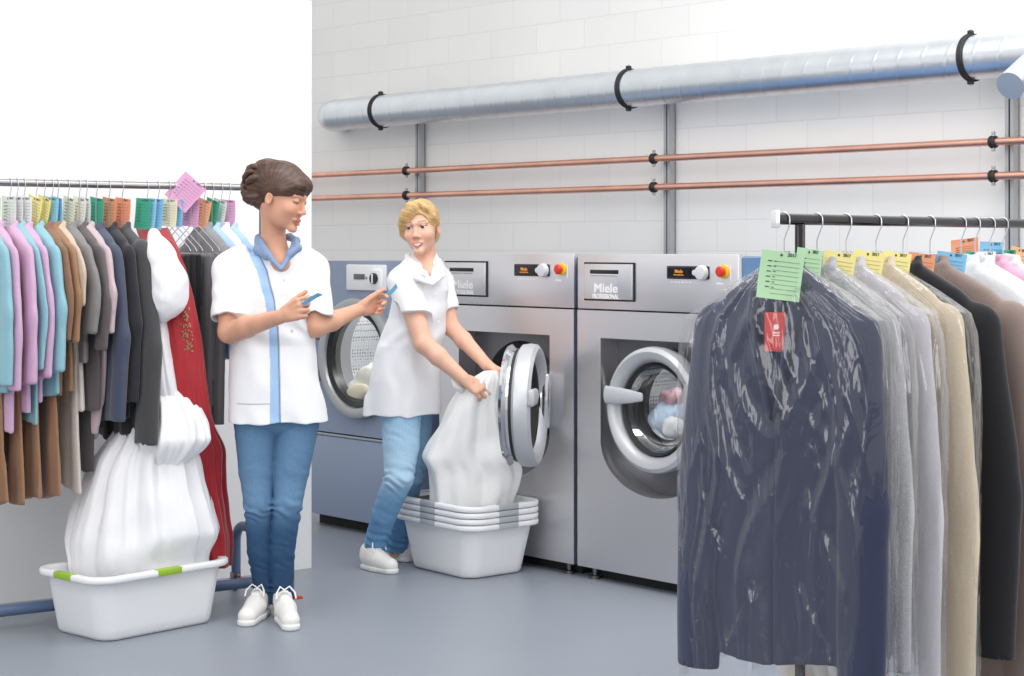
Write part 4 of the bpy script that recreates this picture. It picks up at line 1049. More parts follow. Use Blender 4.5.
def hand(F, wrist, d, b, n, curls, S=1., thumb=(.62,.72,-.30), tb=(.25,.35), spread=.06, flen=1.):
    """d: along the hand, b: towards the thumb side, n: out of the back of the hand; curls: per finger (knuckle, middle, end) degrees"""
    d = unit(d); n = unit(np.array(n)-d*np.dot(n, d)); b = unit(np.array(b)-d*np.dot(b, d)-n*np.dot(b, n))
    o = np.array([.030,.0105,-.0095,-.0275])*S; kl = np.array([.086,.089,.085,.077])*S; ln = np.array([.072,.080,.074,.058])*S*flen
    tips = []
    F.cap(wrist-d*.01, wrist+d*.03*S, .021*S, .020*S, .012)
    for i in range(4):
        kn = wrist+d*kl[i]+b*o[i]; F.cap(wrist+d*.022*S+b*o[i]*.55, kn, .0135*S, .0105*S, .010)
        F.cap(wrist+d*.03*S+b*o[i]*.6-n*.006*S, kn-d*.012*S-n*.004*S, .0115*S, .0095*S, .010)
        a = 0; p = kn; dd = unit(d+b*(1.5-i)*spread)
        for j, (fr, r0, r1) in enumerate(((.46,.0092,.0083), (.30,.0083,.0076), (.24,.0076,.0064))):
            a += R(curls[i][j]); q = p+(dd*math.cos(a)-n*math.sin(a))*ln[i]*fr
            F.cap(p, q, r0*S, r1*S, .0035); p = q
        tips.append(p)
    t = unit(d*thumb[0]+b*thumb[1]+n*thumb[2]); p = wrist+d*.022*S+b*.018*S-n*.006*S; q = p+t*.042*S; F.cap(p, q, .0145*S, .0115*S, .010)
    t2 = unit(t+d*tb[0]-b*tb[0]*.4); p = q; q = p+t2*.032*S; F.cap(p, q, .0112*S, .0098*S, .004)
    t3 = unit(t2+d*tb[1]-b*tb[1]*.6); p = q; q = p+t3*.026*S; F.cap(p, q, .0098*S, .0080*S, .004); tips.append(q)
    return tips
def loft_field(F, secs, k=.03, exp=2.3, disp=None, cut=True):
    A = np.array(sorted(secs)); z0, z1 = A[0, 0], A[-1, 0]
    def f(p):
        z = p[:, 2]; cx, cy, rx, ry, yw = [np.interp(z, A[:, 0], A[:, i]) for i in range(1, 6)]
        x = p[:, 0]-cx; y = p[:, 1]-cy; c, s = np.cos(yw), np.sin(yw); x, y = x*c+y*s, -x*s+y*c
        kk = (np.abs(x/rx)**exp+np.abs(y/ry)**exp)**(1/exp); e = (kk-1)*np.minimum(rx, ry)
        if disp is not None: e = e+disp(p)
        return np.maximum(np.maximum(e, z-z1), z0-z)
    c = np.array([A[:, 1].mean(), A[:, 2].mean(), (z0+z1)/2]); F.add(f, c, (z1-z0)/2+.3, k)
def bounds(pts, pad): a = np.array(pts); return a.min(0)-pad, a.max(0)+pad
def skin_mat(name): return mat(name, (.8,.6,.5), .48, vcol=True, spec=.35, sss=.12, bump=(300,.12,.0006))
def shoe(parent, off, heel, toe, name='sneaker', m=None):
    heel = np.array(heel, float); toe = np.array(toe, float); heel[2] = toe[2] = 0; f = unit(toe-heel); L = np.linalg.norm(toe-heel); sd = np.array([-f[1], f[0], 0]); up = np.array([0,0,1.])
    def q(a, b, z): return heel+f*a*L+sd*b+up*z
    F = Field(); c = (heel+toe)/2
    F.cap(q(.12,0,.050), q(.45,0,.050), .034, .037, .02); F.cap(q(.45,0,.045), q(.82,0,.032), .037, .034, .02); F.cap(q(.12,0,.085), q(.22,0,.085), .030, .030, .03)
    F.cap(q(.30,0,.080), q(.62,0,.052), .020, .020, .02)
    F.add(lambda p: .012-p[:, 2], c, 1., .004, 'i')
    F.cap(q(.17,0,.150), q(.22,0,.10), .030, .026, .008, 's')
    lo, hi = bounds([q(-.05,.06,0), q(-.05,-.06,0), q(1.1,.06,.14), q(1.1,-.06,.14)], .03)
    s = link('sneaker', F.mesh('sneaker', lo, hi, .0035, offset=off), m, parent)
    F = Field(); F.cap(q(.13,0,.012), q(.45,0,.012), .034, .036, .02); F.cap(q(.45,0,.012), q(.84,0,.012), .038, .035, .02)
    F.add(lambda p: np.maximum(.001-p[:, 2], p[:, 2]-.022), c, 1., .003, 'i')
    link('sole', F.mesh('sole', lo, hi, .0035, offset=off), mat('sole_white', s2l(232,232,232), .6), s)
    lc = MB()
    for i in range(4):
        a = .36+.085*i; z = .104-.013*i; lc.tube([q(a,-.022,z-.012), q(a+.01,-.010,z+.004), q(a+.015,.010,z+.004), q(a+.02,.022,z-.012)], .0032, 7)
    for b in (1, -1): lc.tube([q(.36,0,.112), q(.38,b*.018,.126), q(.46,b*.034,.108), q(.50,b*.036,.088)], .003, 7)
    rel(lc, off).obj('laces', mat('lace_white', s2l(246,246,246), .7), s)
    return s
tunic_m = mat('tunic_cotton', (.9,.9,.9), .75, vcol=True, sheen=.1, bump=(500,.2,.0006))
denim_m = mat('denim', (.2,.3,.5), .8, vcol=True, noise=(180,.10), bump=(600,.3,.0008))
sneak_m = mat('sneaker_leather', s2l(238,236,232), .5, bump=(90,.15,.001))
WHT = np.array(s2l(242,243,246))
def denim_col(base, light, dark, zk, zt):
    def f(v):
        z = v[:, 2]; n = vnoise(v, 5, 9)*.5+vnoise(v, 6, 24)*.25
        a = np.exp(-((z-zk)/.09)**2)*.75+np.exp(-((z-zt)/.16)**2)*.8
        a = np.clip(a+n*.22, 0, 1)*np.clip(.5-(v[:, 1]-v[:, 1].mean())*4, .15, 1); d = sstep(zk-.12, zk-.3, z)*.7
        c = np.array(base)+(np.array(light)-np.array(base))*a[:, None]
        return c*(1-d[:, None])+np.array(dark)*d[:, None]
    return f
def leg(F, pts, rs):
    F.chain(pts, rs, .02)
def jeans_wrinkle(zk, za, seed, fr=1.):
    def f(p):
        z = p[:, 2]; w = np.exp(-((z-zk)/.06)**2)*.0040+np.exp(-((z-za)/.07)**2)*.0055+.0012
        return w*np.sin(z*150*fr+vnoise(p, seed, 14)*4.5+p[:, 0]*60)*np.clip(.4+.9*vnoise(p, seed+1, 19), -.1, 1.2)
    return f

# ---------------------------------------------------------------- dark-haired woman
O1 = np.array([P(272, 245, 6.74)[0], 6.74, 0.]); S1 = 1.
H1 = Head(P(282, 196, 6.70), R(70), R(17), R(-2), 1.02)
sk1 = np.array(s2l(216,164,138)); 
F = Field(); head_field(F, H1, .8, .97)
nb = P(273,252,6.76); F.chain([H1.w(0,-.030,-.04), P(273.5,228,6.75), nb], [.046, .043, .052], .012); F.cap(nb, P(280,264,6.685), .05, .035, .03)
shR, elR, wrR = P(231,270,6.73), P(229,332,6.64), P(281,316.5,6.46)
shL, elL, wrL = P(311,270,6.78), P(317,327,6.72), P(358,310,6.90)
F.cap(P(245,264,6.76), P(300,264,6.79), .034, .034, .03); F.cap(P(274,272,6.745), P(274,330,6.75), .070, .070, .05); F.cap(P(276,330,6.75), P(277,405,6.755), .070, .075, .05)
F.chain([shR+(elR-shR)*.08, elR], [.046, .040], .02); F.chain([elR, elR*.65+wrR*.35, wrR], [.039, .039, .025], .015)
F.chain([shL, elL], [.048, .037], .02); F.chain([elL, elL*.65+wrL*.35, wrL], [.036, .037, .024], .015)
dR = unit(P(308,304.5,6.40)-wrR); dL = unit(P(383,302,6.97)-wrL)
tR = hand(F, wrR, dR, (-.25,-.1,1.), (.1,-1,.25), [(38,45,15), (62,70,35), (68,78,40), (70,78,40)], 1.0, thumb=(.80,.48,-.35), tb=(.2,.1))
tL = hand(F, wrL, dL, (-.35,.1,1.), (-.3,1,.2), [(40,50,20), (60,62,35), (66,70,40), (70,72,40)], .98, thumb=(.82,.50,-.30), tb=(.2,.1))
lg = [[P(256,424,6.74), P(257,470,6.73), P(258.5,505,6.72), P(260,550,6.77), P(265,592,6.82)], [P(297,424,6.76), P(291,470,6.74), P(287.5,505,6.72), P(282,550,6.77), P(282,594,6.80)]]
for L in lg: F.chain(L, [.05,.045,.040,.036,.030], .02); F.cap(L[4], L[4]-np.array([0,.0,.01]), .028, .026, .01)
def skin_color(base, H, lip, brow, blush=.12, teeth=False, lipk=1., lash=.0058):
    base = np.array(base)
    def f(v):
        c = np.tile(base, (len(v), 1))*(1+.05*vnoise(v, 3, 25))[:, None]
        q = H.l(v); x, y, z = np.abs(q[:, 0]), q[:, 1], q[:, 2]
        def mix(c, col, a): return c*(1-a[:, None])+np.array(col)*a[:, None]
        c = mix(c, base*np.array([1.05,.80,.78]), blush*4*np.exp(-((x-.042)/.018)**2-((z+.038)/.018)**2)*(y > .03))
        c = mix(c, base*np.array([1.0,.78,.74]), .5*np.exp(-(x/.012)**2-((z+.037)/.010)**2)*(y > .088))
        m = ((x/.0235)**2+((z+.0725-.0025*(x/.02)**2)/.0115)**2 < 1)*(y > .074)
        c = mix(c, s2l(*lip), m*.85*lipk)
        if teeth: c = mix(c, s2l(240,236,230), ((x/.0175)**2+((z+.0715-.004*(x/.02)**2)/.0042)**2 < 1)*(y > .078)*1.)
        else: c = mix(c, s2l(110,50,45), ((x/.018)**2+((z+.0725-.003*(x/.02)**2)/.0016)**2 < 1)*(y > .078)*.8)
        zb = .0225+.004*np.sin(np.clip((x-.010)/.036, 0, 1)*math.pi*.8)
        c = mix(c, s2l(*brow), sstep(.0042, .0018, np.abs(z-zb))*sstep(.010, .014, x)*sstep(.050, .044, x)*(y > .045)*.85)
        c = mix(c, s2l(70,45,38), sstep(.0032, .0014, np.abs(z-lash))*(np.abs(x-.031) < .0150)*(y > .06)*.9)      # lashes
        c = mix(c, s2l(120,60,45), np.exp(-((x-.0095)/.004)**2-((z+.0435)/.0025)**2)*(y > .085)*.4)
        return np.clip(c, 0, 1)
    return f
lo, hi = bounds([P(205,160,6.9), P(400,160,6.6), H1.w(0,.13,.13), P(270,600,7.0), P(270,600,6.40), tR[0], tL[0]], .04); lo[2] = .02
lo[1] = 6.36
body1 = link('person', F.mesh('person', lo, hi, .0028, skin_color(sk1, H1, (186,104,96), (78,52,40), lash=-.0035, lipk=.8), offset=O1), skin_mat('skin_tan'), loc=O1)
tag(body1, 'woman with dark pinned-up hair in white tunic with blue stripe, holding two blue slips', 'person')
eye_mesh(H1, 1, .0, -.55, (80,55,40), 'eye', body1, O1); eye_mesh(H1, -1, .0, -.55, (80,55,40), 'eye', body1, O1)
# hair
def hair_color(base, light, H, seed):
    base = np.array(s2l(*base)); light = np.array(s2l(*light))
    def f(v):
        q = H.l(v); a = np.arctan2(q[:, 2]-.02, q[:, 1])*20+q[:, 0]*58
        n = .5+.5*np.sin(a*2.1+vnoise(v, seed, 20)*3.)*np.sin(a*.9+2+vnoise(v, seed+2, 9)*3)
        n = n*.6+.4*(.5+.5*vnoise(v, seed+1, 60)); n = np.clip(n, 0, 1)**1.5
        return base+(light-base)*n[:, None]
    return f
def hair_ridge(H, amp, fx, seed):
    def f(p):
        q = H.l(p); return amp*np.sin(q[:, 0]*fx+q[:, 2]*fx*.25+vnoise(q, seed, 22)*1.6)+amp*.3*vnoise(q, seed+1, 70)
    return f
F = Field(); k = H1.k
F.ell(H1.w(0,-.014,.036), np.array([.084,.103,.090])*k, .01, 'u', H1.M)
F.ell(H1.w(.0,.062,.060), np.array([.058,.040,.036])*k, .02, 'u', H1.M)
for q in (1, -1): F.cap(H1.w(q*.05,.062,.05), H1.w(q*.066,.028,.022), .020*k, .018*k, .015)
def cut1(p):
    q = H1.l(p); zl = np.interp(q[:, 1], [-.02,.03,.075,.11], [-.014,.004,.020,.030])
    back = -.012-(q[:, 1]*.4)
    return np.maximum(q[:, 2]-np.minimum(zl, .032), -.018-q[:, 1])*k
F.add(cut1, H1.c, .3, .006, 's')
F.add(lambda p: (-.075-H1.l(p)[:, 2]-.35*np.clip(H1.l(p)[:, 1]+.05, -1, 0))*k, H1.c, .3, .01, 'i')
rs = np.random.RandomState(12)
bc = np.array([0,-.098,.022])
F.ell(H1.w(*bc), np.array([.056,.050,.070])*k, .02, 'u', H1.M); F.ell(H1.w(0,-.085,.082), np.array([.050,.048,.034])*k, .02, 'u', H1.M)
F.ell(H1.w(0,-.075,-.035), np.array([.048,.036,.040])*k, .02, 'u', H1.M)
for i in range(22):
    u = unit(rs.normal(size=3)*[1,1,1.2]-[0,.5,-.15]); t = unit(np.cross(u, rs.normal(size=3))); pts = []
    for a in np.linspace(-1.2, 1.5, 7):
        w_ = unit(u*math.cos(a*.55)+t*math.sin(a*.55)); pts.append(H1.w(*(bc+w_*np.array([.055,.050,.075])*(1.0+.20*math.cos(a*1.2)))))
    F.chain(pts, [.006,.010,.012,.012,.011,.009,.005], .004)
F.add(hair_ridge(H1, .0016, 150, 3), H1.c, 99, 0, 'd')
lo, hi = H1.c-.24, H1.c+.24
link('hair', F.mesh('hair', lo, hi, .0028, hair_color((44,30,25), (112,78,60), H1, 4), offset=O1, slack=.03), mat('hair', (.1,.07,.05), .42, vcol=True, spec=.6), body1)
# tunic
def zc(y, s=268.): return EYE-(y-HORIZ)/s
def secs1(y, xl, xr, Y, ry, yaw=.30): z = EYE-(y-HORIZ)/FOC*Y; return (z, ((xl+xr)/2-512)/FOC*Y, Y, (xr-xl)/2/FOC*Y, ry, yaw)
def wr1(p):
    z = p[:, 2]; n = vnoise(p, 21, 7)
    return .0028*np.sin(p[:, 0]*62+z*14+n*3)*sstep(1.36, 1.1, z)+.0032*np.sin(p[:, 0]*34+z*7+n*2)*sstep(1.3, 1.1, z)+.002*n*sstep(1.3, 1.0, z)+.0025*np.sin(z*60+p[:, 0]*45+n*4)*np.exp(-((z-1.10)/.12)**2)
F = Field()
sle = unit(elR-shR); F.chain([P(240,259,6.75), shR, shR+sle*.20], [.052,.064,.072], .035)
sll = unit(elL-shL)
hemR, hemL = P(226,318,6.66), P(316,317,6.72)
def cutsl(p, c, nrm, axis_c, rad):
    return np.maximum((p-c)@(-nrm)*1., np.linalg.norm((p-axis_c)-((p-axis_c)@nrm)[:, None]*nrm, axis=1)-rad)
nR, nL = unit(sle*.97+np.array([.05,0,-.1])), unit(sll+np.array([-.05,0,-.12]))
F.add(lambda p: -((p-hemR)@nR), hemR, .5, .003, 's')
LF = Field(); LF.chain([P(303,259,6.78), shL, shL+sll*.20], [.050,.062,.068], .035); LF.add(lambda p: -((p-hemL)@nL), hemL, .5, .003, 's')
F.add(lambda p: LF.ev(p), shL, .25, .03)
for (a, b) in ((shR+sle*.12, hemR+nR*.02), (shL+sll*.12, hemL+nL*.02)): F.cap(b-unit(b-a)*.03, b, .050, .056, .004, 's')
loft_field(F, [secs1(252,256,290,6.76,.07), secs1(257,242,303,6.76,.085), secs1(266,234,309,6.76,.105), secs1(285,231,312,6.755,.120), secs1(310,231,312,6.755,.122), secs1(345,231,315,6.755,.112), secs1(382,229,321,6.755,.122), secs1(421,228,327,6.76,.132)], .03, 2.4)
F.add(wr1, (0,0,0), 99, 0, 'd')
# neck opening
F.cap(P(274,238,6.72), P(280,252,6.62), .054, .018, .012, 's')
SX = [(240,237.7,248), (252,245,256), (270,256,266), (300,265,274), (330,268.6,277.5), (380,270,279), (424,270,280)]
SA = np.array(SX)
def tunic_col(v):
    c = np.tile(WHT, (len(v), 1)); py = HORIZ+(EYE-v[:, 2])/6.63*FOC
    X0 = (np.interp(py, SA[:, 0], SA[:, 1])-512)/FOC*6.63; X1 = (np.interp(py, SA[:, 0], SA[:, 2])-512)/FOC*6.63
    fr = (v[:, 1] < 6.76)
    m = (v[:, 0] > X0)*(v[:, 0] < X1)*fr
    c = np.where(m[:, None] > 0, np.array(s2l(164,198,236)), c)
    e = (np.clip((.0048-np.abs(v[:, 0]-X1))/.0036, 0, 1)*fr)[:, None]*.8; c = c*(1-e)+np.array(s2l(84,98,126))*e
    e = (np.abs(py-404) < .55)*(v[:, 0] > P(236,404,6.63)[0])*(v[:, 0] < X0)*fr*(v[:, 0] < -.85); c = np.where(e[:, None] > 0, np.array(s2l(150,156,170)), c)
    return c
lo, hi = bounds([P(205,235,6.95), P(335,235,6.55), P(270,425,6.95), P(270,425,6.55)], .03)
t1 = link('tunic', F.mesh('tunic', lo, hi, .0032, tunic_col, offset=O1), tunic_m, body1)
F = Field()
F.chain([P(268,238,6.83), P(259,238,6.77), P(261,244,6.69), P(268,255,6.635), P(280.5,269,6.60)], [.013,.014,.015,.014,.007], .01)
F.chain([P(268,238,6.83), P(290,237,6.80), P(296,241,6.73), P(291,253,6.65), P(281.5,269,6.60)], [.013,.013,.014,.013,.007], .01)
F.chain([P(296,240,6.70), P(298,248,6.655), P(290,254,6.635)], [.008,.012,.010], .015); F.chain([P(257,240,6.74), P(257,250,6.68), P(266,258,6.64)], [.008,.012,.008], .015)
lo, hi = bounds([P(250,230,6.9), P(305,276,6.55)], .02)
link('collar', F.mesh('collar', lo, hi, .003, offset=O1), mat('chambray', s2l(128,148,180), .8, noise=(300,.08)), t1)
bt = mat('button_white', s2l(226,228,230), .3)
def button(parent, px, py, Y, off, r=.0065):
    rel(MB().lathe([(r,0),(r,.002),(r*.7,.003),(.0005,.0025)], 16, o=P(px, py, Y), ax=(0,-1,0)), off).obj('button', bt, parent)
button(t1, 284, 280, 6.622, O1); button(t1, 292, 331, 6.622, O1)
# jeans
F = Field()
F.cap(P(262,412,6.75), P(292,412,6.76), .10, .10, .05)
for L in lg:
    LF1 = Field(); LF1.chain(L, [.083,.068,.0535,.048,.040], .008); LF1.cap(L[4], L[4]-np.array([0,0,.03]), .040, .042, .008)
    F.add(lambda p, q=LF1: q.ev(p), np.mean(L, 0), .5, .0015)
F.add(jeans_wrinkle(P(0,512,6.73)[2], P(0,578,6.8)[2], 8), (0,0,0), 99, 0, 'd')
F.add(lambda p: lg[0][4][2]-.045-p[:, 2]+.004*np.sin(p[:, 0]*60), (O1[0],O1[1],.5), 2., .004, 'i')
lo, hi = bounds([P(230,405,6.95), P(322,405,6.6), P(260,606,6.95), P(260,606,6.6)], .03)
link('jeans', F.mesh('jeans', lo, hi, .004, denim_col(s2l(50,86,124), s2l(112,150,184), s2l(36,66,102), P(0,500,6.7)[2], P(0,450,6.7)[2]), offset=O1), denim_m, body1)
shoe(body1, O1, G(265,612), G(243,628), m=sneak_m); shoe(body1, O1, G(280,613), G(293,633), m=sneak_m)
rel(MB().tube([tR[2]+np.array([math.cos(a)*.009, -.004+math.sin(a)*.002, math.sin(a)*.009]) for a in np.linspace(0, 6.2, 14)], .0014, 6, closed=True), O1).obj('finger_ring', mat('gold', s2l(235,190,100), .25, 1.), body1)
slip_m = mat('slip_blue', s2l(140,205,240), .6)
def slip(pc, ax, side, L, w_, label):
    ax = unit(ax); side = unit(np.array(side)-ax*np.dot(side, ax)); n = np.cross(ax, side); o = np.array(pc); rows = []
    mb = MB(); vs, fs = [], []
    for i in range(7):
        t = i/6-.5; bend = .012*(t*t)
        for sg in (-.5, .5):
            for e in (0, .0006): vs.append(ax*L*t+side*w_*sg+n*(bend+e))
    for i in range(6):
        a = i*4; b = a+4; fs += [(a, b, b+2, a+2), (a+1, a+3, b+3, b+1), (a, a+1, b+1, b), (a+2, b+2, b+3, a+3)]
    fs += [(0, 2, 3, 1), (24, 25, 27, 26)]
    o_ = mb.add(vs, fs).obj('paper_slip', slip_m, loc=pc); return tag(o_, label, 'paper slip', 'blue slips in the hands of the dark-haired woman')
slip(P(311.5,298.5,6.39), (P(322,292,6.37)-P(302,304.5,6.40)), (.35,-1,.62), .082, .034, 'blue paper slip held before the tunic of the dark-haired woman')
slip(P(389.5,293.5,6.985), (P(398,285.5,7.0)-P(381,302,6.97)), (.7,1,.18), .088, .034, 'blue paper slip reached out towards the blond woman')

# ---------------------------------------------------------------- blond woman
O2 = np.array([P(405, 245, 7.80)[0], 7.80, 0.])
H2 = Head(P(421.5, 227, 7.74), R(-14), R(3), R(5), .99)
sk2 = np.array(s2l(232,184,160))
F = Field(); head_field(F, H2, 1.3, .32)
F.chain([H2.w(0,-.02,-.05), P(425,252,7.77), P(423,272,7.80)], [.047,.044,.050], .015); F.cap(P(424,262,7.77), P(430,274,7.70), .042, .03, .03)
aR, bR, cR = P(403,282,7.70), P(424,344,7.60), P(464,379,7.55)
aL, bL, cL = P(440,282,7.92), P(451,327,7.86), P(487,365,7.70)
F.cap(P(412,278,7.76), P(434,278,7.86), .034, .034, .03); F.cap(P(421,285,7.80), P(410,345,7.80), .065, .070, .05); F.cap(P(410,345,7.80), P(404,395,7.80), .070, .075, .05)
F.chain([aR, bR], [.050, .040], .02); F.chain([bR, bR*.65+cR*.35, cR], [.040, .039, .026], .015)
F.chain([aL, bL], [.046, .037], .02); F.chain([bL, bL*.65+cL*.35, cL], [.037, .036, .025], .015)
hR = hand(F, cR, (.75,-.12,-.42), (.42,.28,.75), (.25,-.75,.55), [(28,38,22), (30,42,25), (34,45,28), (38,48,28)], .98, thumb=(.70,.55,-.35), spread=.10)
hL = hand(F, cL, (.85,-.25,-.42), (-.3,-.8,.4), (.3,.35,.85), [(25,35,20)]*4, .95, thumb=(.70,.55,-.30))
lg2 = [[P(401,413,7.74), P(401,446,7.70), P(399,478,7.66), P(384,515,7.72), P(373,553,7.80)], [P(413,413,7.86), P(412,446,7.86), P(409,478,7.84), P(402,515,7.90), P(396,553,7.98)]]
for L in lg2: F.chain(L, [.05,.048,.042,.038,.031], .02); F.cap(L[4], L[4]-np.array([0,.0,.05]), .031, .031, .01)
lo, hi = bounds([H2.w(-.1,.13,.13), H2.w(.1,-.12,.1), P(358,590,8.0), P(358,560,7.5), hR[1], hL[1], cL], .04); lo[2] = .02
body2 = link('person', F.mesh('person', lo, hi, .0028, skin_color(sk2, H2, (206,112,108), (150,112,80), teeth=True), offset=O2), skin_mat('skin_fair'), loc=O2)
tag(body2, 'blond woman in plain white short tunic and light jeans pulling laundry from the open washer', 'person')
eye_mesh(H2, 1, -.15, .0, (70,78,84), 'eye', body2, O2); eye_mesh(H2, -1, -.15, .0, (70,78,84), 'eye', body2, O2)
F = Field(); k = H2.k
F.ell(H2.w(0,-.014,.034), np.array([.078,.100,.090])*k, .01, 'u', H2.M)
F.ell(H2.w(0,-.06,-.03), np.array([.062,.050,.060])*k, .02, 'u', H2.M)
F.ell(H2.w(.016,.105,-.050), np.array([.060,.094,.112])*k, .008, 's', H2.M)
F.add(lambda p: (np.maximum(H2.l(p)[:, 2]-(-.020), -.012-H2.l(p)[:, 1]))*k, H2.c, .3, .008, 's')
F.add(lambda p: (-.085-H2.l(p)[:, 2])*k, H2.c, .3, .01, 'i')
F.chain([H2.w(.020,.058,.108), H2.w(-.015,.078,.092), H2.w(-.046,.074,.056), H2.w(-.068,.048,.018), H2.w(-.078,.020,-.022), H2.w(-.074,-.005,-.050)], [.012,.017,.018,.015,.011,.007], .03)
F.chain([H2.w(.020,.058,.108), H2.w(.045,.060,.082), H2.w(.068,.036,.042), H2.w(.078,.006,.008)], [.012,.012,.011,.007], .015)
F.add(hair_ridge(H2, .0006, 420, 7), H2.c, 99, 0, 'd')
link('hair', F.mesh('hair', H2.c-.2, H2.c+.2, .0028, hair_color((176,132,76), (236,206,150), H2, 9), offset=O2, slack=.03, relax=3), mat('hair_blond', (.5,.4,.2), .42, vcol=True, spec=.5), body2)
def secs2(y, xl, xr, Y, ry, yaw=.55): z = EYE-(y-HORIZ)/FOC*Y; return (z, ((xl+xr)/2-512)/FOC*Y, Y, (xr-xl)/2/FOC*Y, ry, yaw)
def wr2(p):
    z = p[:, 2]; n = vnoise(p, 31, 7)
    return .0028*np.sin(p[:, 0]*58+z*14+n*3)*sstep(1.28, 1.0, z)+.0034*np.sin(p[:, 0]*32+z*8+n*2)*sstep(1.25, 1.0, z)+.002*n*sstep(1.25, .95, z)+.003*np.sin(z*55-p[:, 0]*40+n*4)*np.exp(-((z-1.03)/.12)**2)
F = Field()
s_r = unit(bR-aR); F.chain([P(412,268,7.76), aR, aR+s_r*.19], [.050,.062,.074], .03); s_l = unit(bL-aL);
mR, mL = P(402,317,7.66), P(449,311,7.88); nR, nL = unit(s_r+np.array([-.25,0,-.15])), unit(s_l+np.array([0,0,-.1]))
F.add(lambda p: -((p-mR)@nR), mR, .5, .003, 's'); F.cap(mR-s_r*.03, mR+s_r*.03, .050, .056, .004, 's')
LG = Field(); LG.chain([P(434,268,7.86), aL, aL+s_l*.16], [.046,.055,.060], .03); LG.add(lambda p: -((p-mL)@nL), mL, .5, .003, 's')
F.add(lambda p: LG.ev(p), aL, .25, .03)
loft_field(F, [secs2(252,415,435,7.80,.055), secs2(258,410,438,7.80,.07), secs2(264,403,442,7.80,.09), secs2(274,398,445,7.80,.11), secs2(290,396,447,7.80,.125), secs2(318,391,443,7.80,.13), secs2(345,377,442,7.80,.13), secs2(380,369,441,7.80,.14), secs2(414,364,441,7.80,.15)], .03, 2.3)
F.add(wr2, (0,0,0), 99, 0, 'd')
F.cap(P(424,248,7.74), P(432,274,7.65), .046, .012, .012, 's')
lo, hi = bounds([P(355,250,8.0), P(460,250,7.55), P(400,420,8.02), P(400,420,7.55)], .03)
t2 = link('tunic', F.mesh('tunic', lo, hi, .0034, lambda v: np.tile(WHT, (len(v), 1)), offset=O2), tunic_m, body2)
F = Field()
F.chain([P(420,256,7.86), P(408,257,7.78), P(412,263,7.70), P(424,274,7.645), P(431,281,7.635)], [.012,.014,.016,.014,.006], .01)
F.chain([P(420,256,7.86), P(435,257,7.82), P(438,262,7.75), P(435,272,7.67), P(431,281,7.635)], [.012,.012,.015,.014,.006], .01)
F.chain([P(411,266,7.69), P(417,278,7.645), P(431,284,7.63)], [.012,.012,.006], .012); F.chain([P(440,266,7.74), P(441,276,7.68), P(433,284,7.635)], [.010,.012,.006], .012)
lo, hi = bounds([P(400,250,7.95), P(448,290,7.58)], .02)
link('collar', F.mesh('collar', lo, hi, .003, offset=O2), mat('collar_white', tuple(WHT), .75), t2)
for py, px in ((293,436.5), (322,438.5)): button(t2, px, py, 7.655, O2)
F = Field()
F.cap(P(398,402,7.77), P(408,402,7.84), .085, .085, .05)
for L in lg2: F.chain(L, [.088,.078,.062,.054,.047], .008); F.cap(L[4], L[4]-np.array([0,0,.02]), .047, .047, .008)
F.add(jeans_wrinkle(P(0,478,7.7)[2], P(0,540,7.8)[2], 15), (0,0,0), 99, 0, 'd')
F.add(lambda p: lg2[0][4][2]-.030-p[:, 2]+.004*np.sin(p[:, 0]*60), (O2[0],O2[1],.5), 2., .004, 'i')
lo, hi = bounds([P(355,400,8.05), P(430,400,7.55), P(355,565,8.1), P(430,565,7.55)], .04); lo[2] = .04
link('jeans', F.mesh('jeans', lo, hi, .004, denim_col(s2l(112,160,200), s2l(176,210,234), s2l(92,142,186), P(0,470,7.7)[2], P(0,440,7.7)[2]), offset=O2), denim_m, body2)
shoe(body2, O2, G(364,568), G(396,574.5), m=sneak_m); shoe(body2, O2, G(389,558), G(409,562), m=sneak_m)

# ---------------------------------------------------------------- laundry pulled out of the open machine
sheet_m = mat('sheet_cotton', s2l(248,248,247), .85, sheen=.2, bump=(40,.3,.004))
so = P(472, 480, 7.70); so[2] = 0; go_ = go; go = so
bs = dress_loft('bed_sheet', [sec(371,484,497,7.60,.03,.03), sec(377,474,500,7.60,.05,.04), sec(388,461,501,7.61,.07,.06), sec(402,452,503,7.63,.09,.07), sec(425,441,507,7.66,.11,.07), sec(440,430,511,7.68,.12,.09), sec(458,421,516,7.69,.13,.09), sec(470,428,519,7.71,.14,.08), sec(486,429,517,7.72,.14,.07), sec(503,430,511,7.725,.13,.06)], sheet_m, n=170, folds=(4,9,15), seed=23, smooth=8)
cn = [P(463,389,7.58)-so, P(456,386,7.57)-so, P(452,379,7.565)-so]; bs.tube(cn, [.022,.014,.006], 10)
tag(bs.obj('bed_sheet', sheet_m, loc=so, angle=180), 'white sheet hanging from the blond woman\'s hands into the stacked baskets', 'sheet'); go = go_
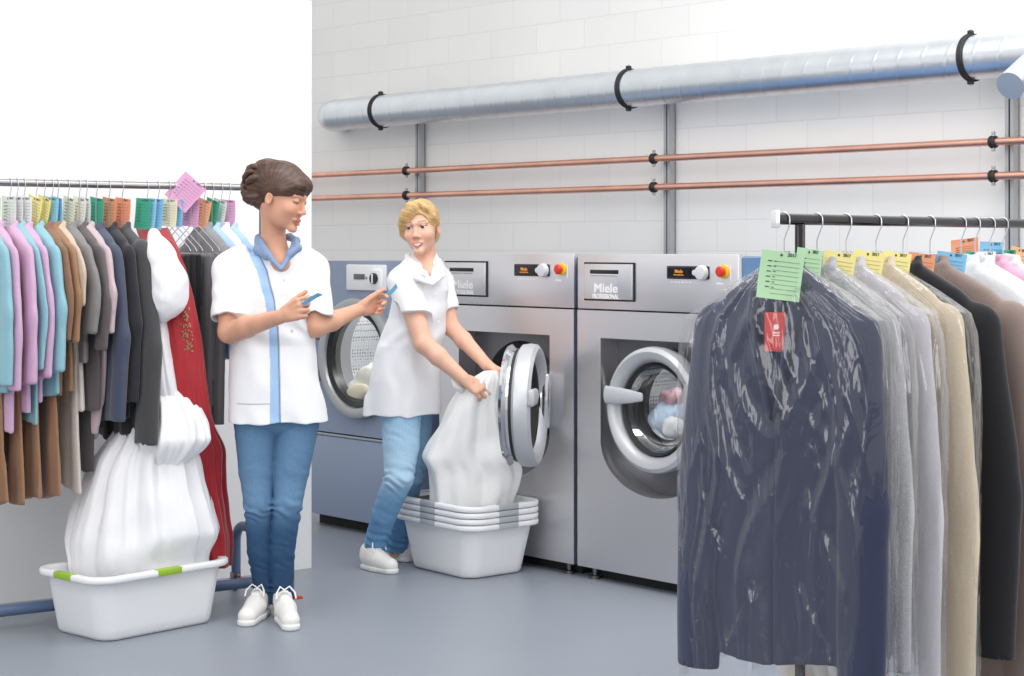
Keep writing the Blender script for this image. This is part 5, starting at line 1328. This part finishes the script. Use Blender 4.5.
# ------------------------------------------------------------------ light and camera
cam = bpy.data.cameras.new('camera'); co = bpy.data.objects.new('camera', cam); COL.objects.link(co)
cam.sensor_fit = 'HORIZONTAL'; cam.sensor_width = 36; cam.lens = FOC/1024*36; cam.shift_y = -(338-HORIZ)/1024
co.location = (0, 0, EYE); co.rotation_euler = (R(90), 0, 0); SC.camera = co
cam.clip_start = .05; cam.clip_end = 60
wd = bpy.data.worlds.new('daylight'); SC.world = wd; wd.use_nodes = True
nt = wd.node_tree; bg = nt.nodes['Background']; tc = nt.nodes.new('ShaderNodeTexCoord'); sp = nt.nodes.new('ShaderNodeSeparateXYZ'); cr = nt.nodes.new('ShaderNodeValToRGB')
cr.color_ramp.elements[0].position = .0; cr.color_ramp.elements[0].color = (.84,.84,.84,1); cr.color_ramp.elements[1].position = .55; cr.color_ramp.elements[1].color = (1,1,1,1)
nt.links.new(tc.outputs['Generated'], sp.inputs[0]); nt.links.new(sp.outputs['Z'], cr.inputs[0]); nt.links.new(cr.outputs[0], bg.inputs[0]); bg.inputs[1].default_value = .96
def area(name, loc, target, sx, sy, power, col=(1,1,1)):
    l = bpy.data.lights.new(name, 'AREA'); l.shape = 'RECTANGLE'; l.size = sx; l.size_y = sy; l.energy = power; l.color = col
    o = bpy.data.objects.new(name, l); COL.objects.link(o); o.location = loc
    o.rotation_euler = (Vector(target)-Vector(loc)).to_track_quat('-Z', 'Y').to_euler(); return o
area('ceiling_panel_front', (-1.2, 3.2, 3.6), (-.6, 6.8, .7), 3.0, 2.0, 40)
area('ceiling_panel_middle', (.4, 6.2, 3.7), (.3, 7.2, 0), 3.5, 2.0, 70)
area('side_strip_light', (3.6, 3.4, 2.2), (.4, 7.0, .9), 1.4, 2.4, 42)  # added unseen area light on the right, a bright strip for film highlights
area('left_strip_light', (-3.4, 1.6, 1.9), (.6, 5.5, 1.0), 1.4, 2.6, 40)  # added unseen area light behind camera left, gives the film its vertical streaks
vs = SC.view_settings; vs.view_transform = 'Standard'; vs.look = 'None'; vs.gamma = 1; vs.exposure = 0; vs.use_curve_mapping = False
